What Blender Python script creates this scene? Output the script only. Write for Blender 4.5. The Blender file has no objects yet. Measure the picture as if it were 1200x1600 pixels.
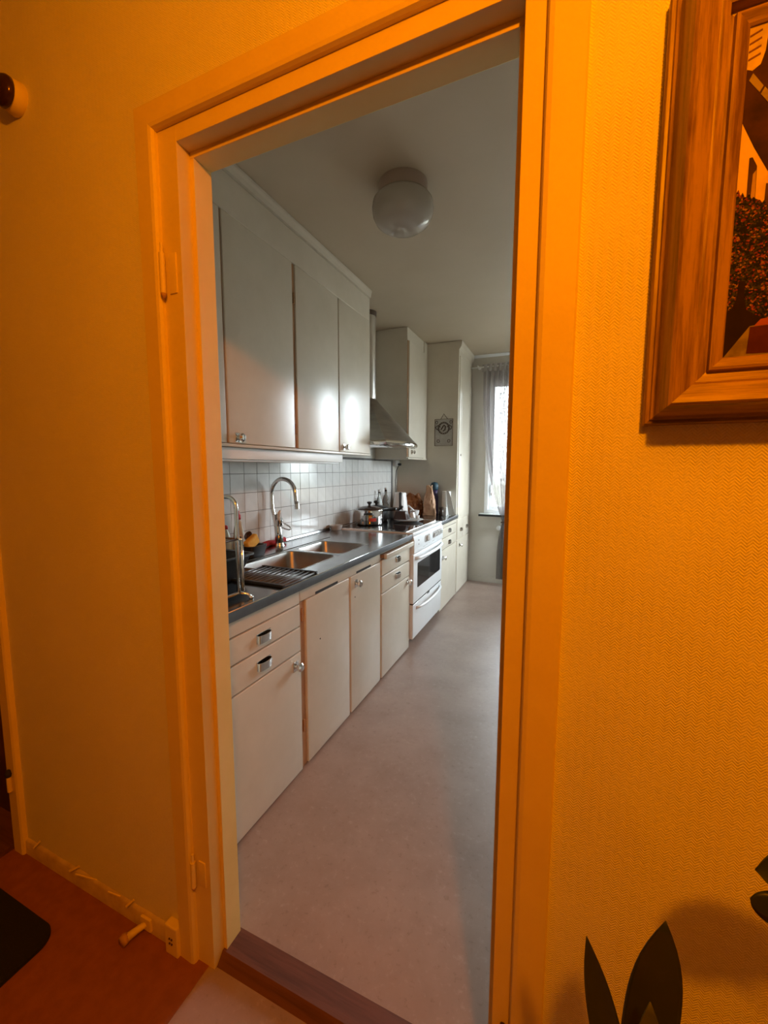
import bpy, bmesh, math, random
from mathutils import Matrix, Vector, noise

# ------------------------------------------------------------------ camera, world, lights, exposure
SC = bpy.context.scene
COL = SC.collection
H = 1.32
cam_d = bpy.data.cameras.new('camera')
cam = bpy.data.objects.new('camera', cam_d)
COL.objects.link(cam)
YAW, PIT, ROL = math.radians(-23.3690), math.radians(5.9690), math.radians(-0.0991)
fwd = Vector((math.sin(YAW)*math.cos(PIT), math.cos(YAW)*math.cos(PIT), -math.sin(PIT)))
rgt = Vector((math.cos(YAW), -math.sin(YAW), 0))
dwn = fwd.cross(rgt)
r2 = math.cos(ROL)*rgt + math.sin(ROL)*dwn
d2 = -math.sin(ROL)*rgt + math.cos(ROL)*dwn
mw = Matrix.Identity(4)
for i in range(3):
    mw[i][0] = r2[i]; mw[i][1] = -d2[i]; mw[i][2] = -fwd[i]
mw[2][3] = H
cam.matrix_world = mw
cam_d.sensor_fit = 'HORIZONTAL'
cam_d.sensor_width = 36.0
cam_d.lens = 645.01/1200*36.0
cam_d.clip_start = 0.02
SC.camera = cam

world = bpy.data.worlds.new('overcast sky')
SC.world = world
world.use_nodes = True
wn = world.node_tree.nodes
wn['Background'].inputs[0].default_value = (0.95, 0.97, 1.0, 1)
wn['Background'].inputs[1].default_value = 38.0
# overcast sky above the horizon, dim ground and far trees below it
w_tc = wn.new('ShaderNodeTexCoord'); w_sp = wn.new('ShaderNodeSeparateXYZ'); w_mr = wn.new('ShaderNodeMapRange'); w_mx = wn.new('ShaderNodeMix')
w_mx.data_type = 'RGBA'
w_mr.inputs[1].default_value = -0.04; w_mr.inputs[2].default_value = 0.06
w_mx.inputs[6].default_value = (0.13, 0.135, 0.12, 1); w_mx.inputs[7].default_value = (0.84, 0.92, 1.0, 1)
wl_ = world.node_tree.links
wl_.new(w_tc.outputs['Generated'], w_sp.inputs[0]); wl_.new(w_sp.outputs['Z'], w_mr.inputs[0])
wl_.new(w_mr.outputs[0], w_mx.inputs[0]); wl_.new(w_mx.outputs[2], wn['Background'].inputs[0])

lamp_d = bpy.data.lights.new('hall_lamp', 'POINT')
lamp_d.color = (1.0, 0.262, 0.0)
lamp_d.energy = 73.0
lamp_d.shadow_soft_size = 0.045
lamp = bpy.data.objects.new('hall_lamp', lamp_d)
lamp.location = (0.33, -0.40, 2.27)
COL.objects.link(lamp)

portal_d = bpy.data.lights.new('window_portal', 'AREA')
portal_d.shape = 'RECTANGLE'; portal_d.size = 1.32; portal_d.size_y = 1.5
portal_d.cycles.is_portal = True
portal = bpy.data.objects.new('window_portal', portal_d)
portal.location = (-0.16, 5.12, 1.57)
portal.rotation_euler = (math.radians(-90), 0, 0)
COL.objects.link(portal)
portal2 = bpy.data.objects.new('window_portal.001', portal_d)
portal2.location = (1.40, 4.38, 1.57); portal2.rotation_euler = (math.radians(90), 0, math.radians(90)); portal2.scale = (.75, 1.0, 1)
COL.objects.link(portal2)

SC.view_settings.view_transform = 'Standard'
SC.view_settings.look = 'None'
SC.view_settings.exposure = 0.0
SC.view_settings.gamma = 1.0
SC.view_settings.use_curve_mapping = False

random.seed(4)
PI = math.pi

# ------------------------------------------------------------------ materials
def new_mat(name, color, rough=0.5, metal=0.0, **kw):
    m = bpy.data.materials.new(name)
    m.use_nodes = True
    b = m.node_tree.nodes['Principled BSDF']
    b.inputs['Base Color'].default_value = (*color, 1)
    b.inputs['Roughness'].default_value = rough
    b.inputs['Metallic'].default_value = metal
    for k, v in kw.items():
        b.inputs[k].default_value = v
    return m

def nd(m, kind, **props):
    n = m.node_tree.nodes.new(kind)
    for k, v in props.items():
        setattr(n, k, v)
    return n

def lk(m, a, b):
    m.node_tree.links.new(a, b)

def coords(m, scale=(1, 1, 1), rot=(0, 0, 0)):
    tc = nd(m, 'ShaderNodeTexCoord'); mp = nd(m, 'ShaderNodeMapping')
    mp.inputs['Scale'].default_value = scale
    mp.inputs['Rotation'].default_value = rot
    lk(m, tc.outputs['Object'], mp.inputs['Vector'])
    return mp.outputs['Vector']

def noise_node(m, vec, scale, detail=4, rough=0.6):
    n = nd(m, 'ShaderNodeTexNoise')
    n.inputs['Scale'].default_value = scale
    n.inputs['Detail'].default_value = detail
    n.inputs['Roughness'].default_value = rough
    lk(m, vec, n.inputs['Vector'])
    return n.outputs['Fac']

def ramp(m, fac, stops):
    r = nd(m, 'ShaderNodeValToRGB')
    e = r.color_ramp.elements
    e[0].position, e[0].color = stops[0][0], (*stops[0][1], 1)
    e[1].position, e[1].color = stops[1][0], (*stops[1][1], 1)
    for p, c in stops[2:]:
        x = e.new(p); x.color = (*c, 1)
    lk(m, fac, r.inputs['Fac'])
    return r.outputs['Color']

def bump(m, fac, strength, dist):
    b = nd(m, 'ShaderNodeBump')
    b.inputs['Strength'].default_value = strength
    b.inputs['Distance'].default_value = dist
    lk(m, fac, b.inputs['Height'])
    lk(m, b.outputs['Normal'], m.node_tree.nodes['Principled BSDF'].inputs['Normal'])
    return b

def pmat(name, c1, c2, nscale=6, rough=0.5, metal=0.0, bs=0.0, bd=0.001, bscale=None, scale=(1, 1, 1), lo=0.35, hi=0.65, detail=4, **kw):
    m = new_mat(name, c1, rough, metal, **kw)
    v = coords(m, scale)
    f = noise_node(m, v, nscale, detail)
    c = ramp(m, f, [(lo, c1), (hi, c2)])
    lk(m, c, m.node_tree.nodes['Principled BSDF'].inputs['Base Color'])
    if bs:
        f2 = noise_node(m, v, bscale, 3) if bscale else f
        bump(m, f2, bs, bd)
    return m

def math_n(m, op, a, b=None, c=None):
    n = nd(m, 'ShaderNodeMath', operation=op)
    for i, x in enumerate((a, b, c)):
        if x is None: continue
        if isinstance(x, (int, float)): n.inputs[i].default_value = x
        else: lk(m, x, n.inputs[i])
    return n.outputs[0]

def chevron_wall(name, c1, c2):
    m = pmat(name, c1, c2, 3.0, 0.72)
    v = coords(m)
    s = nd(m, 'ShaderNodeSeparateXYZ'); lk(m, v, s.inputs[0])
    tri = math_n(m, 'PINGPONG', s.outputs['X'], 0.0065)
    h = math_n(m, 'SUBTRACT', s.outputs['Z'], tri)
    w = math_n(m, 'SINE', math_n(m, 'MULTIPLY', h, 2*PI/0.0046))
    nz = noise_node(m, v, 260, 2)
    nz2 = noise_node(m, v, 9, 2)
    wv = math_n(m, 'MULTIPLY', w, math_n(m, 'MULTIPLY', nz2, 0.9))
    t = math_n(m, 'ADD', wv, math_n(m, 'MULTIPLY', nz, 2.4))
    bump(m, t, 0.55, 0.0011)
    return m

M = {}
M['wallpaper'] = chevron_wall('woven wallpaper', (0.80, 0.76, 0.60), (0.84, 0.80, 0.64))
M['skirt'] = pmat('yellowed skirting paint', (0.50, 0.38, 0.22), (0.66, 0.54, 0.36), 16, 0.5, bs=.5, bd=.003, bscale=24)
M['hall_far'] = pmat('low bounce hall wall', (0.20, 0.15, 0.10), (0.26, 0.20, 0.13), 4, 0.6)  # invented dark brown for the unseen hall walls, cuts the lamp's bounce
M['hall_trim'] = pmat('old gloss paint', (0.74, 0.60, 0.21), (0.78, 0.65, 0.25), 5, 0.55, bs=0.25, bd=0.0012, bscale=30)
M['kwall'] = pmat('kitchen wall paint', (0.56, 0.53, 0.47), (0.60, 0.57, 0.51), 3, 0.75, bs=0.15, bd=0.001, bscale=120)
M['kceil'] = pmat('kitchen ceiling paint', (0.53, 0.44, 0.32), (0.56, 0.47, 0.35), 2, 0.6)
M['hceil'] = new_mat('hall ceiling paint', (0.45, 0.42, 0.38), 0.8)
M['cab'] = pmat('cream cabinet paint', (0.62, 0.56, 0.46), (0.67, 0.61, 0.51), 4, 0.24, bs=0.12, bd=0.0012, bscale=9)
M['carcass'] = pmat('cabinet carcass paint', (0.52, 0.46, 0.37), (0.46, 0.38, 0.28), 5, 0.5)
M['stile'] = pmat('worn brown stile', (0.36, 0.19, 0.09), (0.50, 0.30, 0.16), 14, 0.5, scale=(1, 1, .25))
M['dark'] = new_mat('dark gap', (0.02, 0.018, 0.016), 0.8)
M['steel'] = pmat('brushed stainless steel', (0.26, 0.26, 0.265), (0.34, 0.34, 0.345), 6, 0.19, 1.0, bs=0.06, bd=0.001, bscale=12)
M['steel_edge'] = pmat('steel worktop lip', (0.14, 0.14, 0.145), (0.18, 0.18, 0.185), 8, 0.4, 1.0)
M['bowl'] = pmat('sink steel', (0.32, 0.31, 0.30), (0.40, 0.39, 0.37), 8, 0.36, 1.0)
M['hood'] = pmat('hood steel', (0.34, 0.32, 0.30), (0.42, 0.40, 0.37), 5, 0.33, 1.0, scale=(1, 1, 6))
M['mat_rod'] = new_mat('dark coated rod', (0.16, 0.15, 0.15), 0.3, .6)
M['duct'] = pmat('duct steel', (0.62, 0.60, 0.57), (0.7, 0.68, 0.65), 5, 0.3, 1.0)
M['chrome'] = new_mat('chrome', (0.78, 0.77, 0.76), 0.1, 1.0)
M['white'] = pmat('white enamel', (0.78, 0.79, 0.80), (0.82, 0.83, 0.84), 3, 0.2)
M['white_plastic'] = pmat('white plastic', (0.78, 0.78, 0.77), (0.82, 0.82, 0.81), 3, 0.35)
M['black_glass'] = new_mat('black glass', (0.012, 0.012, 0.013), 0.06)
M['black'] = pmat('black plastic', (0.012, 0.012, 0.012), (0.02, 0.02, 0.02), 8, 0.4)
M['grout'] = pmat('grey grout', (0.10, 0.095, 0.09), (0.16, 0.15, 0.14), 12, 0.9)
M['tile'] = pmat('white glazed tile', (0.60, 0.59, 0.57), (0.65, 0.64, 0.62), 10, 0.12, bs=0.12, bd=0.0012, bscale=11)
M['grey_print'] = new_mat('grey print', (0.30, 0.27, 0.25), 0.4)
M['red'] = new_mat('red plastic', (0.50, 0.015, 0.02), 0.35)
M['yellow'] = pmat('yellow sponge', (0.75, 0.36, 0.03), (0.8, 0.45, 0.06), 60, 0.8)
M['soap'] = new_mat('milky bottle plastic', (0.62, 0.61, 0.50), 0.15, 0.0, **{'Transmission Weight': 0.2, 'IOR': 1.35})
M['glass'] = new_mat('clear glass', (0.9, 0.93, 0.92), 0.03, 0.0, **{'Transmission Weight': 1.0, 'IOR': 1.4})
M['label_w'] = new_mat('pale label', (0.55, 0.55, 0.48), 0.5)
M['label_g'] = new_mat('dark green label', (0.04, 0.06, 0.03), 0.5)
M['kraft'] = pmat('brown kraft paper', (0.50, 0.27, 0.15), (0.62, 0.37, 0.22), 12, 0.5)
M['orange_bag'] = pmat('orange brown bag', (0.34, 0.13, 0.03), (0.16, 0.05, 0.015), 9, 0.5)
M['teal'] = new_mat('dark teal cap', (0.02, 0.06, 0.09), 0.5)
M['purple'] = new_mat('dark purple wrapper', (0.05, 0.03, 0.09), 0.4)
M['paper'] = pmat('white paper', (0.76, 0.75, 0.72), (0.82, 0.81, 0.78), 40, 0.8)
M['carton'] = new_mat('dark brown carton', (0.045, 0.022, 0.018), 0.5)
M['stone'] = pmat('pale stoneware', (0.62, 0.61, 0.59), (0.7, 0.69, 0.67), 20, 0.5)
M['opal'] = new_mat('opal glass', (0.48, 0.44, 0.38), 0.05, 0.0, **{'Transmission Weight': 0.12})
M['lamp_base'] = new_mat('lamp base plastic', (0.40, 0.30, 0.24), 0.4)
M['wire'] = new_mat('brown wire', (0.10, 0.065, 0.045), 0.5, 0.3)
M['glassware'] = new_mat('brown glass', (0.05, 0.03, 0.022), 0.12)
M['orange_sticker'] = new_mat('orange sticker', (0.85, 0.30, 0.03), 0.5)
M['red_sticker'] = new_mat('red sticker', (0.55, 0.05, 0.03), 0.5)
M['rug'] = pmat('black mat', (0.004, 0.004, 0.004), (0.009, 0.008, 0.008), 200, 0.95, bs=0.4, bd=0.003, bscale=300)
M['bronze'] = new_mat('dark bronze lens', (0.06, 0.025, 0.012), 0.15, 0.4)
M['leaf'] = pmat('dark leaf', (0.010, 0.018, 0.006), (0.02, 0.03, 0.010), 8, 0.4)
M['leaf_edge'] = pmat('yellow leaf edge', (0.05, 0.06, 0.022), (0.085, 0.09, 0.032), 8, 0.7)
M['pot'] = pmat('brown clay pot', (0.20, 0.08, 0.04), (0.26, 0.11, 0.06), 10, 0.6)
M['soil'] = pmat('potting soil', (0.02, 0.013, 0.008), (0.04, 0.028, 0.018), 60, 0.95)
M['darkwood'] = pmat('dark brown wood', (0.05, 0.02, 0.008), (0.09, 0.04, 0.015), 10, 0.35)

# linoleum
def linoleum(name, a, b, c, rough=0.36):
    m = new_mat(name, a, rough)
    v = coords(m)
    n1 = noise_node(m, v, 3.5, 6, 0.62)
    n2 = noise_node(m, v, 42, 5, 0.7)
    n3 = noise_node(m, v, 1.2, 2, 0.5)
    c1 = ramp(m, n1, [(0.35, a), (0.65, b)])
    f2 = ramp(m, n2, [(0.56, (0, 0, 0)), (0.74, (1, 1, 1))])
    mx = nd(m, 'ShaderNodeMix', data_type='RGBA')
    lk(m, f2, mx.inputs[0]); lk(m, c1, mx.inputs[6]); mx.inputs[7].default_value = (*c, 1)
    f4 = ramp(m, n2, [(0.30, (1, 1, 1)), (0.42, (0, 0, 0))])
    mx2 = nd(m, 'ShaderNodeMix', data_type='RGBA')
    lk(m, math_n(m, 'MULTIPLY', f4, 0.45), mx2.inputs[0]); lk(m, mx.outputs[2], mx2.inputs[6])
    mx2.inputs[7].default_value = (a[0]*.55, a[1]*.5, a[2]*.48, 1)
    lk(m, mx2.outputs[2], m.node_tree.nodes['Principled BSDF'].inputs['Base Color'])
    rr = nd(m, 'ShaderNodeMapRange')
    rr.inputs[3].default_value = rough-.06; rr.inputs[4].default_value = rough+.12
    lk(m, n3, rr.inputs[0]); lk(m, rr.outputs[0], m.node_tree.nodes['Principled BSDF'].inputs['Roughness'])
    bump(m, n2, 0.12, 0.0006)
    return m
M['lino'] = linoleum('marbled linoleum', (0.31, 0.225, 0.185), (0.38, 0.285, 0.24), (0.42, 0.325, 0.275))
M['red_floor'] = pmat('rust red floor covering', (0.23, 0.075, 0.025), (0.28, 0.095, 0.035), 30, 0.6, detail=6, bs=0.15, bd=0.001, bscale=90)

# wood for threshold and frames
def wood(name, a, b, dirn='X', rough=0.45, s=26):
    m = new_mat(name, a, rough)
    sc = {'X': (0.07, 1, 1), 'Y': (1, 0.07, 1), 'Z': (1, 1, 0.07)}[dirn]
    v = coords(m, sc)
    n1 = noise_node(m, v, s, 5, 0.6)
    n2 = noise_node(m, v, s*5, 3, 0.6)
    s1 = math_n(m, 'ADD', math_n(m, 'MULTIPLY', n1, 0.7), math_n(m, 'MULTIPLY', n2, 0.3))
    c = ramp(m, s1, [(0.38, a), (0.56, b)])
    lk(m, c, m.node_tree.nodes['Principled BSDF'].inputs['Base Color'])
    bump(m, s1, 0.5, 0.0015)
    return m
M['thresh'] = wood('brown threshold wood', (0.085, 0.032, 0.018), (0.15, 0.06, 0.034), 'X', 0.6)
M['frame_v'] = wood('frame wood upright', (0.13, 0.062, 0.03), (0.36, 0.215, 0.12), 'Z', 0.4, 60)
M['frame_h'] = wood('frame wood level', (0.13, 0.062, 0.03), (0.36, 0.215, 0.12), 'X', 0.4, 60)
M['board'] = wood('cutting board wood', (0.24, 0.12, 0.06), (0.36, 0.2, 0.11), 'Y', 0.5)

# window glass: clear with a fresnel reflection
def clear_glass():
    m = bpy.data.materials.new('window glass'); m.use_nodes = True
    nt = m.node_tree; nt.nodes.clear()
    o = nt.nodes.new('ShaderNodeOutputMaterial'); mx = nt.nodes.new('ShaderNodeMixShader')
    t = nt.nodes.new('ShaderNodeBsdfTransparent'); g = nt.nodes.new('ShaderNodeBsdfGlossy'); f = nt.nodes.new('ShaderNodeFresnel')
    t.inputs[0].default_value = (.93, .95, .94, 1); g.inputs['Roughness'].default_value = 0.02; f.inputs[0].default_value = 1.45
    nt.links.new(f.outputs[0], mx.inputs[0]); nt.links.new(t.outputs[0], mx.inputs[1]); nt.links.new(g.outputs[0], mx.inputs[2])
    nt.links.new(mx.outputs[0], o.inputs[0])
    return m
M['pane'] = clear_glass()

def sheer(name, open_frac, lace):
    m = bpy.data.materials.new(name); m.use_nodes = True
    nt = m.node_tree; nt.nodes.clear()
    o = nt.nodes.new('ShaderNodeOutputMaterial')
    mx = nt.nodes.new('ShaderNodeMixShader'); mx2 = nt.nodes.new('ShaderNodeMixShader')
    t = nt.nodes.new('ShaderNodeBsdfTransparent'); d = nt.nodes.new('ShaderNodeBsdfDiffuse'); tl = nt.nodes.new('ShaderNodeBsdfTranslucent')
    d.inputs[0].default_value = (.80, .75, .73, 1); tl.inputs[0].default_value = (.10, .092, .095, 1)
    nt.links.new(d.outputs[0], mx2.inputs[1]); nt.links.new(tl.outputs[0], mx2.inputs[2]); mx2.inputs[0].default_value = 0.5
    v = coords(m)
    w = nd(m, 'ShaderNodeTexVoronoi', feature='DISTANCE_TO_EDGE'); w.inputs['Scale'].default_value = 26
    nz = nd(m, 'ShaderNodeTexNoise'); nz.inputs['Scale'].default_value = 9; lk(m, v, nz.inputs['Vector'])
    va = nd(m, 'ShaderNodeVectorMath', operation='MULTIPLY_ADD'); lk(m, nz.outputs['Color'], va.inputs[0]); va.inputs[1].default_value = (.12, .12, .12); lk(m, v, va.inputs[2])
    lk(m, va.outputs[0], w.inputs['Vector'])
    r = nd(m, 'ShaderNodeValToRGB'); lk(m, w.outputs['Distance'], r.inputs['Fac'])
    r.color_ramp.elements[0].position = 0.10; r.color_ramp.elements[0].color = (1, 1, 1, 1)
    r.color_ramp.elements[1].position = 0.16; r.color_ramp.elements[1].color = (0, 0, 0, 1)
    s = nd(m, 'ShaderNodeUVMap')
    s2 = nd(m, 'ShaderNodeSeparateXYZ'); lk(m, s.outputs[0], s2.inputs[0])
    band = math_n(m, 'COMPARE', s2.outputs['X'], 0.40, 0.13)
    base = math_n(m, 'MULTIPLY', math_n(m, 'MULTIPLY', r.outputs['Color'], band), lace)
    fac = math_n(m, 'ADD', base, 1-open_frac)
    nt.links.new(fac, mx.inputs[0]); nt.links.new(t.outputs[0], mx.inputs[1]); nt.links.new(mx2.outputs[0], mx.inputs[2])
    nt.links.new(mx.outputs[0], o.inputs[0])
    return m
M['curtain'] = sheer('sheer lace curtain', 0.13, 0.12)
M['curtain_head'] = sheer('curtain heading', 0.06, 0.0)

# ------------------------------------------------------------------ mesh helpers
ORG = {}
def obj(name, bm, mat, parent=None, smooth=False, loc=None):
    me = bpy.data.meshes.new(name)
    o = bpy.data.objects.new(name, me)
    org = Vector((0, 0, 0))
    if parent is not None:
        org = ORG[parent.name]
        o.parent = parent
    if loc is not None:
        org = Vector(loc); o.location = org
    bmesh.ops.translate(bm, verts=bm.verts, vec=-org)
    bmesh.ops.recalc_face_normals(bm, faces=bm.faces)
    if smooth:
        for f in bm.faces: f.smooth = True
    bm.to_mesh(me); bm.free()
    if smooth == 'auto':
        me.set_sharp_from_angle(angle=math.radians(38))
    mats = mat if isinstance(mat, (list, tuple)) else [mat]
    for k in mats: me.materials.append(k)
    COL.objects.link(o)
    ORG[o.name] = org
    return o

def tag(o, label, cat, group=None):
    o['label'] = label; o['category'] = cat
    if group: o['group'] = group
    return o

def thing(name, loc, label, cat, group=None):
    o = bpy.data.objects.new(name, None)
    o.empty_display_size = 0.05
    o.location = loc
    COL.objects.link(o)
    ORG[o.name] = Vector(loc)
    return tag(o, label, cat, group)

def struct(name, bm, mat, smooth=False):
    o = obj(name, bm, mat, None, smooth)
    o['kind'] = 'structure'
    return o

def NB(): return bmesh.new()

def box(bm, x0, x1, y0, y1, z0, z1, bev=0.0, seg=2):
    r = bmesh.ops.create_cube(bm, size=1)
    vs = r['verts']
    cx, cy, cz = (x0+x1)/2, (y0+y1)/2, (z0+z1)/2
    for v in vs:
        v.co = Vector((cx+v.co.x*(x1-x0), cy+v.co.y*(y1-y0), cz+v.co.z*(z1-z0)))
    if bev:
        es = set()
        for v in vs: es.update(v.link_edges)
        r = bmesh.ops.bevel(bm, geom=list(es), offset=bev, segments=seg, affect='EDGES', profile=0.6)
        vs = r['verts']
    return bm

def B(*a, **k): return box(NB(), *a, **k)

def lathe(bm, prof, c, axis='Z', n=28, cap=True, sx=1, sy=1):
    rings = []
    for r, t in prof:
        ring = []
        for i in range(n):
            a = 2*PI*i/n
            u, v = r*math.cos(a)*sx, r*math.sin(a)*sy
            p = {'Z': (u, v, t), 'X': (t, u, v), 'Y': (u, t, v)}[axis]
            ring.append(bm.verts.new(Vector(c)+Vector(p)))
        rings.append(ring)
    for a, b in zip(rings, rings[1:]):
        for i in range(n):
            j = (i+1) % n
            bm.faces.new((a[i], a[j], b[j], b[i]))
    if cap:
        for rg in (rings[0], rings[-1]):
            try: bm.faces.new(rg)
            except ValueError: pass
    return bm

def tube(bm, pts, r, n=10, closed=False, cap=True):
    pts = [Vector(p) for p in pts]
    rr = r if isinstance(r, (list, tuple)) else [r]*len(pts)
    rings = []; prev = None
    N = len(pts)
    for i, p in enumerate(pts):
        if closed: t = pts[(i+1) % N]-pts[i-1]
        else: t = pts[min(i+1, N-1)]-pts[max(i-1, 0)]
        t.normalize()
        if prev is None:
            ref = Vector((0, 0, 1)) if abs(t.z) < 0.9 else Vector((1, 0, 0))
            u = t.cross(ref).normalized()
        else:
            u = (prev - t*prev.dot(t)).normalized()
        prev = u
        w = t.cross(u)
        rings.append([bm.verts.new(p+rr[i]*(math.cos(2*PI*k/n)*u+math.sin(2*PI*k/n)*w)) for k in range(n)])
    prs = list(zip(rings, rings[1:]))
    if closed: prs.append((rings[-1], rings[0]))
    for a, b in prs:
        for k in range(n):
            j = (k+1) % n
            bm.faces.new((a[k], a[j], b[j], b[k]))
    if cap and not closed:
        bm.faces.new(rings[0]); bm.faces.new(rings[-1])
    return bm

def arc(c, r, a0, a1, n, plane='XZ'):
    out = []
    for i in range(n+1):
        a = math.radians(a0+(a1-a0)*i/n)
        u, v = r*math.cos(a), r*math.sin(a)
        out.append({'XZ': (c[0]+u, c[1], c[2]+v), 'XY': (c[0]+u, c[1]+v, c[2]), 'YZ': (c[0], c[1]+u, c[2]+v)}[plane])
    return out

def prism(bm, poly, a, b, axis='X'):
    """extrude a 2-D outline between a and b along an axis"""
    def P(u, v, t): return {'X': (t, u, v), 'Y': (u, t, v), 'Z': (u, v, t)}[axis]
    A = [bm.verts.new(P(u, v, a)) for u, v in poly]
    Bv = [bm.verts.new(P(u, v, b)) for u, v in poly]
    n = len(poly)
    for i in range(n):
        j = (i+1) % n
        bm.faces.new((A[i], A[j], Bv[j], Bv[i]))
    bm.faces.new(A[::-1]); bm.faces.new(Bv)
    return bm

def rrect(x0, x1, y0, y1, r, n=6):
    pts = []
    for cx, cy, a in ((x1-r, y1-r, 0), (x0+r, y1-r, 90), (x0+r, y0+r, 180), (x1-r, y0+r, 270)):
        for i in range(n+1):
            t = math.radians(a+90*i/n)
            pts.append((cx+r*math.cos(t), cy+r*math.sin(t)))
    return pts

def copy_tree(o, parent=None):
    c = o.copy(); COL.objects.link(c)
    ORG[c.name] = ORG.get(o.name, Vector((0, 0, 0)))
    if parent is not None: c.parent = parent
    for ch in [x for x in bpy.data.objects if x.parent == o]:
        copy_tree(ch, c)
    return c

# ------------------------------------------------------------------ key planes (metres)
YW = 0.706            # hall face of the partition wall
YK = 0.787            # kitchen face of it
XW = -1.655           # kitchen wall behind the worktop
XF = -1.010           # base cabinet carcass face
XD = -0.991           # base door faces
XU = -1.322           # upper door faces
YE = 4.83             # end wall
ZC = 2.588            # ceiling
WT = 0.853            # worktop height
KR = 1.12             # kitchen right wall
HL, HR, HB = -2.6, 1.3, -1.9

# ------------------------------------------------------------------ room shell
bm = NB()
box(bm, -1.640, -0.80, YW, YK, 0, ZC)
box(bm, -0.80, -0.07, YW, YK, 2.03, ZC)
box(bm, -0.07, HR, YW, YK, 0, ZC)
box(bm, -2.30, -1.640, YW, YK, 2.10, ZC)
box(bm, HL, -2.30, YW, YK, 0, ZC)
struct('wall_front', bm, M['wallpaper'])
struct('floor', B(XW-.2, KR+.1, YK-.02, YE+.1, -0.1, 0), M['lino'])
bm = NB(); box(bm, -0.811, HR+.1, HB-.1, YK-.02, -0.1, 0); struct('floor.001', bm, M['lino'])
bm = NB(); box(bm, HL-.1, -0.811, HB-.1, YK-.02, -0.1, 0.0015); struct('floor.002', bm, M['red_floor'])
struct('ceiling', B(XW-.2, KR+.1, YK, YE+.1, ZC, ZC+.1), M['kceil'])
struct('ceiling.001', B(HL-.1, HR+.1, HB-.1, YK, ZC, ZC+.1), M['hceil'])
V0, V1, VZ0, VZ1 = 3.95, 4.77, .85, 2.30
bm = NB(); box(bm, KR, KR+.2, YK, V0, 0, ZC); box(bm, KR, KR+.2, V1, YE+.28, 0, ZC); box(bm, KR, KR+.2, V0, V1, 0, VZ0); box(bm, KR, KR+.2, V0, V1, VZ1, ZC)
struct('wall_right', bm, M['kwall'])
struct('wall_hall_left', B(HL-.1, HL, HB, YW, 0, ZC), M['hall_far'])
struct('wall_hall_right', B(HR, HR+.1, HB, YW, 0, ZC), M['hall_far'])
struct('wall_back', B(HL, HR, HB-.1, HB, 0, ZC), M['hall_far'])
# dark little room behind the second doorway
bm = NB()
box(bm, HL, -1.665, 1.75, 1.8, 0, ZC); box(bm, HL-.05, HL, YK, 1.8, 0, ZC); box(bm, HL, -1.665, YK, 1.8, ZC, ZC+.05)
struct('wall_side_room', bm, M['wallpaper'])
struct('floor.003', B(HL, -1.665, YK-.02, 1.8, -.1, 0), M['red_floor'])
wl = struct('wall_left', B(XW-.08, XW, YK, YE, 0, ZC), M['kwall'])
# end wall with window opening
WX0, WX1, WZ0, WZ1 = -0.790, 0.47, 0.845, 2.290
bm = NB()
box(bm, XW, WX0, YE, YE+.28, 0, ZC); box(bm, WX1, KR, YE, YE+.28, 0, ZC)
box(bm, WX0, WX1, YE, YE+.28, 0, WZ0); box(bm, WX0, WX1, YE, YE+.28, WZ1, ZC)
struct('wall_end', bm, M['kwall'])
bm = NB(); prism(bm, [(YE, ZC), (YE-.025, ZC), (YE-.025, ZC-.008), (YE-.012, ZC-.018), (YE, ZC-.028)], -1.0, KR, 'X')
struct('trim_1', bm, M['white'])
bm = NB(); box(bm, -0.99, KR, YE-.012, YE, 0, .07, .003); struct('baseboard_end', bm, M['kwall'])

# tiles on the kitchen wall
g = obj('grout', B(XW, XW+.004, 1.42, 4.05, WT, 1.416), M['grout'], wl)
tb = NB(); box(tb, -.0, .0045, -.0531, .0531, -.0528, .0528, .0008, 1)
tile0 = None
for i in range(-4, 20):
    for j in range(5):
        y = 1.936+.1085*i+.054; z = .9125+.1080*j
        if y < 1.42 or y > 4.02: continue
        if tile0 is None:
            tile0 = obj('tile', tb, M['tile'], wl, False); o = tile0
        else:
            o = tile0.copy(); COL.objects.link(o)
        o.location = (XW+.0030, y, z)
        o.rotation_euler = (0, random.uniform(-.007, .007), random.uniform(-.007, .007))

# window


bm = NB()
def ring(bm, x0, x1, z0, z1, w, y0, y1, bev=.003):
    box(bm, x0, x0+w, y0, y1, z0, z1, bev); box(bm, x1-w, x1, y0, y1, z0, z1, bev)
    box(bm, x0+w, x1-w, y0, y1, z1-w, z1, bev); box(bm, x0+w, x1-w, y0, y1, z0, z0+w, bev)
ring(bm, -0.823, 0.50, 0.815, 2.318, .040, YE-.018, YE)
ring(bm, WX0, WX1, WZ0, WZ1, .012, YE, YE+.12)
box(bm, -.19, -.13, YE+.02, YE+.11, WZ0, WZ1, .003)
w1 = struct('window_1', bm, M['white'])
for k, (a, b) in enumerate(((WX0+.012, -.19), (-.13, WX1-.012))):
    bm = NB(); ring(bm, a, b, WZ0+.012, WZ1-.012, .036, YE+.035, YE+.085)
    s = obj('sash', bm, M['white'], w1)
    obj('pane', B(a+.036, b-.036, YE+.058, YE+.062, WZ0+.048, WZ1-.048), M['pane'], s)
bm = NB(); box(bm, -.762, -.742, YE+.018, YE+.036, 1.02, 1.14, .003); tube(bm, [(-.752, YE+.016, 1.13), (-.752, YE+.0, 1.13), (-.752, YE-.004, 1.05)], .006, 8)
obj('window_latch', bm, M['chrome'], w1, True)
bm = NB(); box(bm, -0.862, .54, YE-.13, YE+.02, .795, .815, .004)
bm_s = obj('window_sill', bm, M['white'], w1)
bm = NB(); box(bm, -0.864, .542, YE-.134, YE-.128, .788, .812, .001); obj('sill_edge', bm, M['dark'], bm_s)
bm = NB()
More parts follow.
